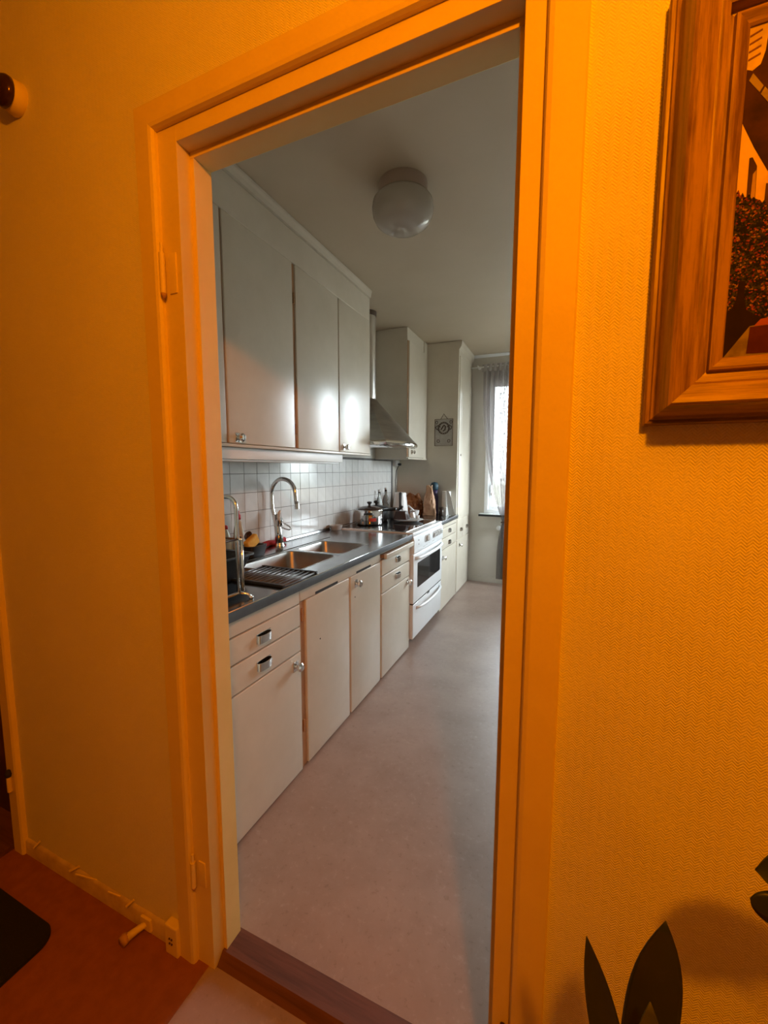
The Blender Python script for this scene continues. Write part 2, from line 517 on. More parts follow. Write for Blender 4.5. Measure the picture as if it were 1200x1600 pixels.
for y in (V0-.03, V1-.05): box(bm, KR-.015, KR+.10, y, y+.08, VZ0-.03, VZ1+.03, .003)
for z in (VZ0-.03, VZ1-.05): box(bm, KR-.015, KR+.10, V0+.05, V1-.05, z, z+.08, .003)
w2 = struct('window_2', bm, M['white'])
obj('pane', B(KR+.05, KR+.054, V0+.05, V1-.05, VZ0+.05, VZ1-.05), M['pane'], w2)

# ------------------------------------------------------------------ doorway trim
d1 = NB()
# frame uprights and head, with rebate and stop
y_b = YK+.004
box(d1, -.850, -.791, YW-.001, y_b, 0, 2.053, .0012); box(d1, -.080, -.044, YW-.001, y_b, 0, 2.053, .0012)
box(d1, -.7912, -.780, .740, y_b, 0, 2.0028, .0012); box(d1, -.091, -.0798, .740, y_b, 0, 2.0028, .0012)
box(d1, -.7912, -.0798, YW-.001, y_b, 2.016, 2.053, .0012); box(d1, -.7912, -.0798, .740, y_b, 2.003, 2.0162, .0012)
door1 = struct('door_1', d1, M['hall_trim'])
# casing: outer fillet, flat board, inner lip
cpf = [(0, 0), (0, .012), (.003, .015), (.046, .017), (.053, .015), (.056, .009), (.056, 0)]
def casing_member(c0, c1, s0, s1, name):
    bm = NB()
    A = [bm.verts.new((c0[0]+s0[0]*u, YW-d+.0005, c0[1]+s0[1]*u)) for u, d in cpf]
    Bv = [bm.verts.new((c1[0]+s1[0]*u, YW-d+.0005, c1[1]+s1[1]*u)) for u, d in cpf]
    n = len(cpf)
    for i in range(n):
        j = (i+1) % n
        bm.faces.new((A[i], A[j], Bv[j], Bv[i]))
    bm.faces.new(A[::-1]); bm.faces.new(Bv)
    return obj(name, bm, M['hall_trim'], door1)
casing_member((-.903, 0), (-.903, 2.106), (1, 0), (1, -1), 'casing_board')
casing_member((.008, 0), (.008, 2.106), (-1, 0), (-1, -1), 'casing_board')
casing_member((-.903, 2.106), (.008, 2.106), (1, -1), (-1, -1), 'casing_head')
# hinges left on the frame
for zc_, hh in ((1.752, .085), (.27, .07)):
    bm = NB()
    box(bm, -.828, -.806, YW-.004, YW+.001, zc_-hh/2, zc_+hh/2, .001)
    tube(bm, [(-.838, YW-.012, zc_-hh/2), (-.838, YW-.012, zc_+hh/2)], .0065, 12)
    tube(bm, [(-.838, YW-.012, zc_+hh/2), (-.838, YW-.012, zc_+hh/2+.022)], .0035, 8)
    hg = obj('hinge', bm, M['hall_trim'], door1, 'auto')
    bm = NB(); lathe(bm, [(.0062, 0), (.0062, -.004), (.003, -.010), (.0005, -.011)], (-.838, YW-.012, zc_-hh/2), 'Z', 12)
    obj('hinge_tip', bm, M['stile'], hg, True)
# threshold
bm = NB(); prism(bm, [(.712, 0), (.734, .025), (.797, .025), (.803, 0)], -.790, -.081, 'X')
th = obj('threshold', bm, M['thresh'], None); th['kind'] = 'structure'; th.name = 'trim_2'
# plinth block, baseboard
bm = NB(); box(bm, -.945, -.899, YW-.024, YW, 0, .088, .004)
pb = obj('plinth_block', bm, M['hall_trim'], door1)
for z in (.038, .052):
    for x in (-.918, -.926):
        bm = NB(); lathe(bm, [(.0028, 0), (.0028, .003)], (x, YW-.0262, z), 'Y', 10); obj('screw_hole', bm, M['darkwood'], pb)
bm = NB()
N = 60
prev = None
for i in range(N+1):
    x = -1.648+(1.648-.945)*i/N
    h = .064+.004*noise.noise(Vector((x*14, 3, 0)))
    h -= .012; c = [bm.verts.new(p) for p in ((x, YW, 0), (x, YW-.009, 0), (x, YW-.008, h-.006), (x, YW-.004, h), (x, YW, h+.002))]
    if prev:
        for k in range(4): bm.faces.new((prev[k], prev[k+1], c[k+1], c[k]))
    prev = c
struct('baseboard_front', bm, M['skirt'], 'auto')
bm = NB(); box(bm, .008, HR, YW-.013, YW, 0, .065, .003); struct('baseboard_front.001', bm, M['hall_trim'])
# loose flakes of paint on the baseboard
for (x, z, a, l) in ((-1.56, .070, .9, .03), (-1.36, .066, .5, .035), (-1.30, .062, -.35, .07), (-1.10, .066, .8, .03), (-1.17, .063, -.5, .04)):
    bm = NB(); box(bm, -l/2, l/2, -.0015, .0015, -.003, .003, .0007)
    bmesh.ops.rotate(bm, verts=bm.verts, cent=(0, 0, 0), matrix=Matrix.Rotation(-a, 3, 'Y') @ Matrix.Rotation(.4, 3, 'Z'))
    bmesh.ops.translate(bm, verts=bm.verts, vec=(x, YW-.013, z))
    obj('paint_flake', bm, M['hall_trim'], bpy.data.objects['baseboard_front'])

# second doorway at the far left
bm = NB()
prism(bm, [(-1.640, YW), (-1.640, YW-.014), (-1.646, YW-.018), (-1.690, YW-.018), (-1.694, YW-.012), (-1.694, YW)], 0, 2.12, 'Z')
prism(bm, [(-1.694, YW-.002), (-1.730, YW-.002), (-1.730, YK), (-1.66, YK), (-1.66, YW)], 0, 2.10, 'Z')
door2 = struct('door_2', bm, M['hall_trim'])
bm = NB(); box(bm, -2.30, -1.640, YW-.018, YW, 2.10, 2.15); box(bm, -2.34, -2.26, YW-.018, YW, 0, 2.10)
obj('casing_head', bm, M['hall_trim'], door2)
bm = NB(); box(bm, -2.26, -1.730, .76, .80, .01, 2.10, .002); obj('door_leaf', bm, M['darkwood'], door2)
bm = NB(); tube(bm, [(-1.668, YW-.024, .235), (-1.668, YW-.024, .29)], .007, 10); hg = obj('hinge', bm, M['hall_trim'], door2, 'auto')
bm = NB(); lathe(bm, [(.0075, 0), (.010, .010), (.006, .022), (.001, .026)], (-1.668, YW-.024, .288), 'Z', 12); obj('hinge_tip', bm, M['dark'], hg, True)
bm = NB(); prism(bm, [(.63, 0), (.65, .02), (.76, .02), (.76, 0)], -2.26, -1.70, 'X'); tr = struct('trim_3', bm, M['thresh'])

# ------------------------------------------------------------------ hall things
# door mat
bm = NB(); pts = rrect(-1.95, -1.262, -.1, .592, .05, 8); prism(bm, pts, .0015, .012, 'Z')
tag(obj('door_mat', bm, M['rug'], None, False, (-1.6, .25, .0015)), 'black door mat with rounded corners on the rust red hall floor', 'mat')
# door stop
t = thing('door_stop', (-1.05, .66, .0015), 'small worn door stop sticking out of the hall baseboard', 'door stop')
bm = NB(); tube(bm, [(-1.035, YW-.012, .030), (-1.048, .678, .024), (-1.060, .655, .019)], [.008, .009, .011], 10); obj('stem', bm, M['hall_trim'], t, True)
bm = NB(); lathe(bm, [(.014, 0), (.015, .010), (.012, .018)], (-1.064, .640, .0175), 'Y', 14); obj('rubber_tip', bm, M['stile'], t, True)
bm = NB(); box(bm, -1.055, -1.015, YW-.016, YW-.008, .012, .050, .003); obj('mounting_plate', bm, M['hall_trim'], t)
# alarm dome on the wall
t = thing('wall_bell', (-1.341, YW, 2.270), 'small round bell with dark domed cap high on the left wall', 'bell')
bm = NB(); lathe(bm, [(.038, 0), (.040, -.004), (.037, -.022), (.034, -.026)], (-1.341, YW, 2.270), 'Y', 32); obj('base_ring', bm, M['hall_trim'], t, 'auto')
bm = NB(); lathe(bm, [(.034, -.026), (.037, -.028), (.037, -.036), (.032, -.043), (.020, -.048), (.001, -.050)], (-1.341, YW, 2.270), 'Y', 32); obj('dome_cap', bm, M['bronze'], t, True)
bm = NB(); lathe(bm, [(.011, -.046), (.011, -.053), (.007, -.056), (.001, -.057)], (-1.340, YW, 2.262), 'Y', 20); obj('push_button', bm, M['lamp_base'], t, True)
# knob on the door frame
bm = NB(); lathe(bm, [(.005, 0), (.006, -.012), (.012, -.018), (.014, -.026), (.010, -.034), (.001, -.037)], (-.060, YW-.001, .283), 'Y', 20)
tag(obj('wall_peg', bm, M['darkwood'], None, True, (-.060, YW, .283)), 'dark brown round peg low on the right door frame', 'peg')

# painting in its moulded wooden frame
PX0, PX1, PZ0, PZ1 = .101, .86, 1.382, 1.922
pt = thing('framed_painting', ((PX0+PX1)/2, YW, PZ0), 'painting of a house and flowering shrubs in a moulded wooden frame', 'picture')
prof = [(0, 0), (0, .013), (.002, .016), (.006, .016), (.0075, .019), (.011, .020), (.0125, .024), (.014, .036), (.017, .052), (.0195, .059), (.023, .061), (.030, .058), (.046, .050), (.0465, .048), (.049, .0485), (.057, .045), (.059, .034), (.0635, .033), (.065, .039), (.068, .040), (.078, .035), (.080, .033), (.080, .0)]
def member(c0, c1, s0, s1, mat, name='frame_member'):
    # c0->c1 outer corners, s0/s1 inward directions per unit u
    bm = NB()
    A = [bm.verts.new((c0[0]+s0[0]*u, YW-d, c0[1]+s0[1]*u)) for u, d in prof]
    Bv = [bm.verts.new((c1[0]+s1[0]*u, YW-d, c1[1]+s1[1]*u)) for u, d in prof]
    n = len(prof)
    for i in range(n):
        j = (i+1) % n
        bm.faces.new((A[i], A[j], Bv[j], Bv[i]))
    bm.faces.new(A[::-1]); bm.faces.new(Bv)
    return obj(name, bm, mat, pt)
member((PX0, PZ0), (PX0, PZ1), (1, 1), (1, -1), M['frame_v'])
member((PX0, PZ0), (PX1, PZ0), (1, 1), (-1, 1), M['frame_h'])
member((PX0, PZ1), (PX1, PZ1), (1, -1), (-1, -1), M['frame_h'])
member((PX1, PZ0), (PX1, PZ1), (-1, 1), (-1, -1), M['frame_v'])
ax0, ax1, az0, az1 = PX0+.080, PX1-.080, PZ0+.080, PZ1-.080
def paint(c1, c2, s, lo=.4, hi=.6): return pmat('oil paint', c1, c2, s, 0.7, bs=.4, bd=.001, bscale=90, lo=lo, hi=hi, **{'Specular IOR Level': .08})
canvas = obj('canvas', B(ax0-.004, ax1+.004, YW-.030, YW-.020, az0-.004, az1+.004), paint((.62, .42, .20), (.70, .50, .26), 20), pt)
def patch(poly, d, mat, name):
    bm = NB(); prism(bm, [(ax0+u, az0+v) for u, v in poly], YW-.030-d, YW-.0299, 'Y')
    return obj(name, bm, mat, canvas)
W_, H_ = ax1-ax0, az1-az0
eaves = paint((.028, .012, .007), (.055, .022, .012), 25)
patch([(0, .278), (0, H_), (W_, H_), (W_, .10), (.25, .12), (.10, .155), (.055, .190), (.029, .2164), (.014, .246)], .0004, eaves, 'painted_eaves')
patch([(0, H_), (0, .335), (.006, .332), (.0135, .337), (.017, .350), (.019, H_)], .0008, paint((.45, .34, .14), (.60, .46, .20), 30), 'painted_shutter')
for k in range(4):
    patch([(.001, H_-.009-.0085*k), (.0125, H_-.005-.0085*k), (.0125, H_-.007-.0085*k), (.001, H_-.011-.0085*k)], .0012, paint((.14, .06, .03), (.2, .09, .04), 30), 'painted_slat')
for k in range(8):
    u, v = .0035+.0125*k, .322-.0185*k
    patch([(u, v), (u+.0035, v+.007), (u+.0145, v-.010), (u+.0110, v-.016)], .0009, paint((.20, .16, .06), (.30, .24, .10), 40), 'painted_stone')
patch([(.0110, .180), (.0106, .2345), (.0135, .2345), (.0185, .2235), (.0195, .180)], .0009, paint((.05, .025, .015), (.08, .04, .02), 25), 'painted_window')
patch([(.0145, .180), (.0150, .215), (.0180, .219), (.0190, .180)], .0012, paint((.34, .22, .07), (.42, .28, .10), 25), 'painted_shutter')
patch([(.0285, .165), (.0289, .2015), (.040, .1990), (.040, .165)], .0009, paint((.05, .025, .015), (.08, .04, .02), 25), 'painted_window')
# foliage: ragged outline
fol = [(0, .02)]
random.seed(8)
fol += [(0, .1995)]
x = 0
while x < W_:
    fol.append((x, .1985-.62*min(x, .05)-.10*max(x-.05, 0)+random.uniform(-.0035, .0035))); x += .0022
fol += [(W_, .02)]
fm = new_mat('oil paint foliage', (.02, .02, .01), .7, 0.0, **{'Specular IOR Level': .08})
v = coords(fm)
vo = nd(fm, 'ShaderNodeTexVoronoi'); vo.inputs['Scale'].default_value = 520; lk(fm, v, vo.inputs['Vector'])
sp = nd(fm, 'ShaderNodeSeparateColor'); lk(fm, vo.outputs['Color'], sp.inputs[0])
nz = noise_node(fm, v, 85, 3)
sm = math_n(fm, 'ADD', math_n(fm, 'MULTIPLY', sp.outputs[0], .55), math_n(fm, 'MULTIPLY', nz, .6))
cc = ramp(fm, sm, [(.0, (.006, .005, .003)), (.50, (.010, .010, .005)), (.60, (.035, .032, .012)), (.70, (.035, .035, .02)), (.78, (.20, .02, .012)), (.84, (.28, .16, .06)), (.90, (.05, .04, .02))])
lk(fm, cc, fm.node_tree.nodes['Principled BSDF'].inputs['Base Color']); bump(fm, sm, .5, .001)
patch(fol, .0014, fm, 'painted_foliage')
patch([(0, 0), (0, .0575), (.005, .0592), (.0095, .071), (.0104, .0921), (.0168, .0911), (.0170, .0700), (.0205, .0560), (.035, .0450), (.050, .040), (.03, .0)], .0018, paint((.014, .007, .004), (.02, .01, .006), 20), 'painted_shade')
patch([(.0005, 0), (.0248, .0360), (.0300, .0365), (W_, .040), (W_, 0)], .0021, paint((.16, .12, .05), (.24, .19, .08), 60), 'painted_path')
patch([(.0236, .0030), (.0252, .0350), (.0700, .0355), (.0700, .0008)], .0024, paint((.06, .012, .01), (.08, .018, .014), 30), 'painted_crate')
patch([(.0290, .0356), (.0350, .0434), (.0700, .0460), (.0700, .0356)], .0024, paint((.28, .07, .03), (.34, .09, .04), 30), 'painted_flower_bed')

# snake plant in a pot near the wall
sn = thing('snake_plant', (.135, .46, 0), 'dark pointed snake plant leaves rising in front of the yellow wall', 'plant')
bm = NB(); lathe(bm, [(.075, 0), (.085, .01), (.105, .18), (.112, .185), (.112, .21), (.104, .21), (.100, .19)], (.135, .46, 0), 'Z', 32); obj('pot', bm, M['pot'], sn, 'auto')
bm = NB(); lathe(bm, [(.001, .186), (.100, .186)], (.135, .46, 0), 'Z', 32, cap=False); obj('soil', bm, M['soil'], sn)
def sansev(base, tip, wmax, wpos, facing, mats, name='leaf', bend=0.0, edge=None, parent=sn):
    bm = NB(); n = 44; base = Vector(base); tip = Vector(tip)
    ax = (tip-base); L = ax.length; a = ax.normalized()
    f = Vector(facing).normalized(); side = a.cross(f).normalized(); f = side.cross(a)
    rows = []
    for i in range(n+1):
        t = i/n
        w = wmax*(0.55+.45*min(1, t/wpos)) if t < wpos else wmax*max(0.0, 1-((t-wpos)/(1-wpos))**2.8)
        w = max(w, .0006)
        c = base+a*(L*t)+f*(bend*math.sin(t*PI))
        th_ = .0022*(1-t*.7)
        row = []
        for u in (-1, -.86, -.5, 0, .5, .86, 1):
            row.append(bm.verts.new(c+side*(u*w)-f*(.18*w*(1-u*u))+f*th_))
        for u in (1, .86, .5, 0, -.5, -.86, -1):
            row.append(bm.verts.new(c+side*(u*w)-f*(.18*w*(1-u*u))-f*th_))
        rows.append(row)
    m = len(rows[0])
    for p, q in zip(rows, rows[1:]):
        for k in range(m):
            j = (k+1) % m
            fc = bm.faces.new((p[k], p[j], q[j], q[k]))
            if k in (0, 5, 6, 7, 12, 13) and edge: fc.material_index = 1
    bm.faces.new(rows[0]); bm.faces.new(rows[-1])
    return obj(name, bm, mats, parent, True)
sansev((.19, .45, .185), (.0456, .46, .807), .0165, .78, (.0, -1, 0), [M['leaf'], M['leaf_edge']])
sansev((.088, .485, .185), (.116, .46, .860), .0265, .80, (.15, -1, 0), [M['leaf'], M['leaf_edge']])
sansev((.13, .42, .185), (.1035, .44, .785), .017, .82, (.1, -1, 0), [M['leaf_edge'], M['leaf']])
sansev((.165, .49, .185), (.20, .50, .62), .022, .7, (-.2, -1, 0), [M['leaf'], M['leaf_edge']])
# broad leafed plant at the right
rp = thing('rubber_plant', (.34, .50, 0), 'dark broad leaved plant at the lower right edge beside the snake plant', 'plant')
bm = NB(); lathe(bm, [(.075, 0), (.08, .01), (.098, .17), (.105, .175), (.105, .20), (.097, .20), (.094, .18)], (.35, .50, 0), 'Z', 32); obj('pot', bm, M['pot'], rp, 'auto')
bm = NB(); lathe(bm, [(.001, .176), (.094, .176)], (.35, .50, 0), 'Z', 32, cap=False); obj('soil', bm, M['soil'], rp)
bm = NB(); tube(bm, [(.35, .50, .17), (.345, .50, .45), (.335, .505, .75), (.34, .50, .98)], [.008, .007, .006, .004], 10); obj('stem', bm, M['leaf'], rp, True)
sansev((.335, .50, .930), (.197, .50, .914), .034, .5, (.1, -1, .5), [M['leaf'], M['leaf']], parent=rp)
def oval(c0, c1, w, up, cup=.008):
    bm = NB(); c0 = Vector(c0); c1 = Vector(c1); a = (c1-c0); L = a.length; a.normalize(); u = Vector(up); s = a.cross(u).normalized(); u = s.cross(a)
    rows = []
    for i in range(25):
        t = (1-math.cos(PI*i/24))/2; ww = w*math.sqrt(max(0.0, 1-(2*t-1)**2))+.0005; c = c0+a*L*t
        rows.append([bm.verts.new(c+s*(k*ww)+u*(o+cup*abs(k))) for k, o in ((-1, 0), (-.5, .001), (0, .0015), (.5, .001), (1, 0), (.5, -.001), (0, -.0015), (-.5, -.001))])
    for p, q in zip(rows, rows[1:]):
        for k in range(8): bm.faces.new((p[k], p[(k+1) % 8], q[(k+1) % 8], q[k]))
    bm.faces.new(rows[0]); bm.faces.new(rows[-1])
    return bm
lf_bm = oval((.268, .50, .876), (.1955, .50, .880), .0205, (.0, -1, .1), .001); tube(lf_bm, [(.266, .501, .874), (.30, .503, .862), (.334, .505, .845)], .002, 6)
obj('leaf', lf_bm, M['leaf'], rp, True)
for c0, c1, w in (((.335, .505, .78), (.45, .45, .80), .04), ((.34, .50, .66), (.47, .56, .70), .042), ((.34, .50, .96), (.43, .44, 1.02), .026), ((.345, .50, .55), (.45, .42, .60), .04)):
    obj('leaf', oval(c0, c1, w, (.1, -.6, 1)), M['leaf'], rp, True)

# ------------------------------------------------------------------ kitchen cabinetry helpers
def knob(parent, y, z, x=XD, plate=True, s=1.15):
    bm = NB()
    if plate: box(bm, x, x+.003, y-.015*s, y+.015*s, z-.018*s, z+.018*s, .001)
    lathe(bm, [(.008*s, .002), (.0065*s, .010*s), (.013*s, .014*s), (.017*s, .020*s), (.0165*s, .026*s), (.011*s, .031*s), (.001, .032*s)], (x, y, z), 'X', 8)
    return obj('knob', bm, M['chrome'], parent, 'auto')
def cup_pull(parent, y, z, x=XD, w=.074, hgt=.030, dpt=.020):
    bm = NB()
    box(bm, x, x+.002, y-w/2-.002, y+w/2+.002, z-hgt/2, z+hgt/2+.006, .0008)
    out = [(x+.001+dpt*math.sin(PI*t), y-w/2*math.cos(PI*t)*(1.0)) for t in [i/14 for i in range(15)]]
    out = [(x+.001+dpt*min(1, (math.sin(PI*i/14))**.55), y-w/2*math.cos(PI*i/14)) for i in range(15)]
    inn = [(x+.001+max(0, (px-x-.001)-.0025), y+(py-y)*.95) for px, py in out]
    rows = []
    lo = [bm.verts.new((px-(px-x)*.12, py, z-hgt/2)) for px, py in out]
    hi = [bm.verts.new((px, py, z+hgt/2)) for px, py in out]
    hin = [bm.verts.new((px, py, z+hgt/2)) for px, py in inn]
    lin = [bm.verts.new((px, py, z-hgt/2+.003)) for px, py in inn]
    for a, b in ((lo, hi), (hi, hin), (hin, lin)):
        for i in range(14): bm.faces.new((a[i], a[i+1], b[i+1], b[i]))
    bm.faces.new(lo); bm.faces.new(lin)
    return obj('pull_handle', bm, M['chrome'], parent, 'auto')
def front(name, parent, y0, y1, z0, z1, x=XD, th=.018, mat=None):
    return obj(name, B(x-th, x, y0, y1, z0, z1, .0035, 3), mat or M['cab'], parent, 'auto')
def hinge(parent, y, z, x, l=.055):
    bm = NB(); tube(bm, [(x, y, z-l/2), (x, y, z-.001)], .005, 10); tube(bm, [(x, y, z+.001), (x, y, z+l/2)], .005, 10)
    return obj('hinge', bm, M['stile'], parent, 'auto')
def carcass(parent, x0, x1, y0, y1, z0, z1, mat=None, bev=.001):
    return obj('body', B(x0, x1, y0, y1, z0, z1, bev), mat or M['carcass'], parent)

XB = XW+.004
# unit A : two drawers over a door
a = thing('base_cabinet', (-1.3, 1.13, 0), 'cream base cabinet nearest the doorway with two drawers above a door', 'cabinet')
carcass(a, XB, XF, .86, 1.405, .0, .815)
front('top_rail', a, .86, 1.4055, .757, .817, XD-.002, .017)
f = front('drawer', a, .865, 1.405, .661, .752); cup_pull(f, 1.172, .703)
f = front('drawer', a, .865, 1.405, .553, .655); cup_pull(f, 1.170, .600)
f = front('door', a, .865, 1.405, .012, .547); knob(f, 1.365, .500)
# unit B : sink cabinet, two doors
b = thing('base_cabinet', (-1.3, 1.85, 0), 'cream base cabinet with two tall plain doors under the sink', 'cabinet')
obj('body', box(B(XB, XF, 1.407, 2.241, .0, .693, .001), XF-.02, XF, 1.407, 2.241, .69, .815), M['carcass'], b)
obj('stile', B(XF, XD-.010, 1.408, 1.447, .008, .757, .001), M['stile'], b)
front('top_rail', b, 1.4065, 2.241, .762, .817, XD-.002, .017)
f = front('door', b, 1.450, 1.840, .012, .759); hinge(f, 1.428, .70, XD-.006); hinge(f, 1.428, .20, XD-.006)
f2 = front('door', b, 1.858, 2.238, .012, .759); knob(f2, 1.916, .712)
obj('stile', B(XF, XD-.012, 1.839, 1.859, .008, .759, .001), M['stile'], b)
for y0, y1 in ((1.525, 1.725), (1.925, 2.105)):
    obj('vent_slot', B(XD-.0015, XD-.0005, y0, y1, .762, .774, .0004), M['dark'], b)
bm = NB(); lathe(bm, [(.004, 0), (.003, .0015)], (XD, 1.558, .545), 'X', 8); obj('screw', bm, M['dark'], f)
bm = NB(); lathe(bm, [(.004, 0), (.003, .0015)], (XD, 1.906, .64), 'X', 8); obj('screw', bm, M['dark'], f2)
# unit D
d = thing('base_cabinet', (-1.3, 2.50, 0), 'cream base cabinet left of the stove with pull out board and two drawers', 'cabinet')
obj('body', box(B(XB, XF, 2.2425, 2.770, .0, .693, .001), XF-.02, XF, 2.2425, 2.770, .69, .815), M['carcass'], d)
obj('stile', B(XF, XD-.012, 2.2425, 2.263, .008, .76, .001), M['stile'], d)
front('top_rail', d, 2.2425, 2.770, .806, .817, XD-.002, .017)
f = front('drawer', d, 2.262, 2.758, .668, .764); cup_pull(f, 2.520, .722)
f = front('drawer', d, 2.262, 2.758, .556, .660); cup_pull(f, 2.521, .612)
f = front('door', d, 2.262, 2.758, .012, .549); knob(f, 2.715, .515); hinge(f, 2.252, .46, XD-.008)
bm = NB(); box(bm, XF+.001, XD+.012, 2.275, 2.762, .776, .798, .002); pb_ = obj('pull_out_board', bm, M['board'], d)
obj('board_front', B(XD+.012, XD+.030, 2.268, 2.766, .772, .803, .004, 3), M['cab'], pb_, 'auto')
# unit E
e = thing('base_cabinet', (-1.3, 3.88, 0), 'cream base cabinet right of the stove with two drawers above a door', 'cabinet')
carcass(e, XB, XF, 3.562, 4.186, .0, .815)
front('top_rail', e, 3.566, 4.182, .774, .815, XD-.002, .017)
f = front('drawer', e, 3.572, 4.180, .680, .770); cup_pull(f, 3.892, .728)
f = front('drawer', e, 3.572, 4.180, .575, .674); cup_pull(f, 3.896, .615)
f = front('door', e, 3.572, 4.180, .012, .569); knob(f, 3.665, .500)
# tall cabinet
tc_ = thing('tall_cabinet', (-1.3, 4.5, 0), 'tall cream cupboard from floor to ceiling beside the window', 'cabinet')
obj('body', B(XB, XD-.008, 4.188, 4.815, .0, ZC-.003, .001), M['cab'], tc_)
f = front('door', tc_, 4.225, 4.790, .800, 2.45)
bm = NB(); lathe(bm, [(.012, 0), (.011, .003), (.005, .004), (.004, .002)], (XD, 4.312, 1.465), 'X', 16); obj('key_plate', bm, M['wire'], f, True)
f = front('drawer', tc_, 4.225, 4.508, .580, .793); cup_pull(f, 4.385, .672, hgt=.026)
f = front('drawer', tc_, 4.514, 4.790, .580, .793); cup_pull(f, 4.675, .672, hgt=.026)
f = front('door', tc_, 4.225, 4.790, .012, .573); knob(f, 4.330, .511)
bm = NB(); prism(bm, [(XD-.008, 2.50), (XD+.012, 2.53), (XD+.020, 2.575), (XD+.020, ZC-.003), (XD-.008, ZC-.003)], 4.188, 4.815, 'Y')
obj('crown_moulding', bm, M['cab'], tc_)
# upper cabinets
u = thing('wall_cabinet', (-1.5, 1.8, 1.416), 'long cream wall cabinet above the sink with three plain doors', 'cabinet')
carcass(u, XB, XU-.012, .84, 2.80, 1.416, ZC-.003, M['cab'])
YD = [(.845, 1.372), (1.384, 1.862), (1.890, 2.334), (2.346, 2.795)]
for k, (y0, y1) in enumerate(YD):
    f = front('door', u, y0, y1, 1.430, 2.372, XU, .014)
    if k == 1: knob(f, 1.436, 1.456, XU)
    if k == 3: knob(f, 2.402, 1.460, XU)
    if k == 2: hinge(f, 1.876, 2.20, XU-.002); hinge(f, 1.876, 1.53, XU-.002)
front('top_rail', u, .845, 2.795, 2.3725, ZC-.06, XU, .014)
front('bottom_rail', u, .84, 2.80, 1.414, 1.428, XU+.004, .018)
for y in (1.378, 1.876, 2.340):
    w_ = .0055 if y != 1.876 else .0135
    obj('stile', B(XU-.0125, XU-.009, y-w_, y+w_, 1.43, 2.372, .0004), M['stile'], u)
bm = NB(); prism(bm, [(XU-.012, ZC-.055), (XU+.003, ZC-.050), (XU+.006, ZC-.03), (XU+.011, ZC-.016), (XU+.011, ZC-.003), (XU-.012, ZC-.003)], .84, 2.808, 'Y')
obj('crown_moulding', bm, M['cab'], u)
lf = thing('under_cabinet_light', (-1.40, 1.6, 1.36), 'long white strip light under the sink wall cabinet', 'light')
obj('housing', B(-1.46, XU-.022, .85, 2.42, 1.362, 1.4135, .003), M['white_plastic'], lf, 'auto')
obj('diffuser', B(-1.44, XU-.035, .88, 2.39, 1.352, 1.362, .003), M['white_plastic'], lf)
u2 = thing('wall_cabinet', (-1.5, 3.9, 1.416), 'narrow cream wall cabinet right of the cooker hood', 'cabinet')
carcass(u2, XB, XU-.012, 3.610, 4.184, 1.412, ZC-.003, M['cab'])
f = front('door', u2, 3.628, 4.075, 1.428, 2.47, XU+.004, .016); knob(f, 3.705, 1.478, XU+.004)
obj('side_strip', B(XU-.012, XU-.004, 4.082, 4.184, 1.412, ZC-.003, .001), M['cab'], u2)
front('bottom_rail', u2, 3.610, 4.184, 1.410, 1.424, XU+.006, .018)
# stiles seen as dark slots
obj('stile', B(XU-.0125, XU-.006, 3.612, 3.626, 1.43, 2.47, .0004), M['stile'], u2)

# ------------------------------------------------------------------ worktop with two pressed bowls
wt = thing('worktop', (-1.3, 1.8, WT), 'stainless steel worktop with a double sink', 'worktop')
def top_sheet(bm, x0, x1, y0, y1, holes, z):
    xs = sorted({x0, x1, *[h[0] for h in holes], *[h[1] for h in holes]})
    ys = sorted({y0, y1, *[h[2] for h in holes], *[h[3] for h in holes]})
    for i in range(len(xs)-1):
        for j in range(len(ys)-1):
            cx, cy = (xs[i]+xs[i+1])/2, (ys[j]+ys[j+1])/2
            if any(h[0] < cx < h[1] and h[2] < cy < h[3] for h in holes): continue
            bm.faces.new([bm.verts.new(p) for p in ((xs[i], ys[j], z), (xs[i+1], ys[j], z), (xs[i+1], ys[j+1], z), (xs[i], ys[j+1], z))])
holes = [(-1.430, -1.095, 1.495, 1.935), (-1.430, -1.095, 1.955, 2.295)]
bm = NB()
top_sheet(bm, XW+.02, -.982, .86, 2.768, holes, WT)
bmesh.ops.remove_doubles(bm, verts=bm.verts, dist=1e-5)
obj('surface', bm, M['steel'], wt)
bm = NB(); prism(bm, [(-.982, WT), (-.978, WT+.0025), (-.973, WT+.001), (-.972, WT-.004), (-.974, .819), (-.984, .817), (-.984, WT-.001)], .86, 2.768, 'Y')
obj('front_lip', bm, M['steel_edge'], wt, 'auto')
bm = NB(); tube(bm, [(-.9765, .86, WT+.0005), (-.9765, 2.768, WT+.0005)], .0032, 8); obj('edge_highlight', bm, M['chrome'], wt, True)  # chrome tube added to draw the bright highlight along the steel nose
bm = NB(); prism(bm, [(XW+.005, WT-.003), (XW+.02, WT), (XW+.016, WT+.012), (XW+.008, WT+.016), (XW+.005, WT+.016)], .86, 2.768, 'Y')
obj('back_lip', bm, M['steel'], wt, 'auto')
bm = NB(); prism(bm, [(-1.462, WT-.0005), (-1.458, WT+.003), (-1.450, WT+.003), (-1.446, WT-.0005)], 1.50, 2.42, 'Y')
obj('ridge', bm, M['steel'], wt, 'auto')
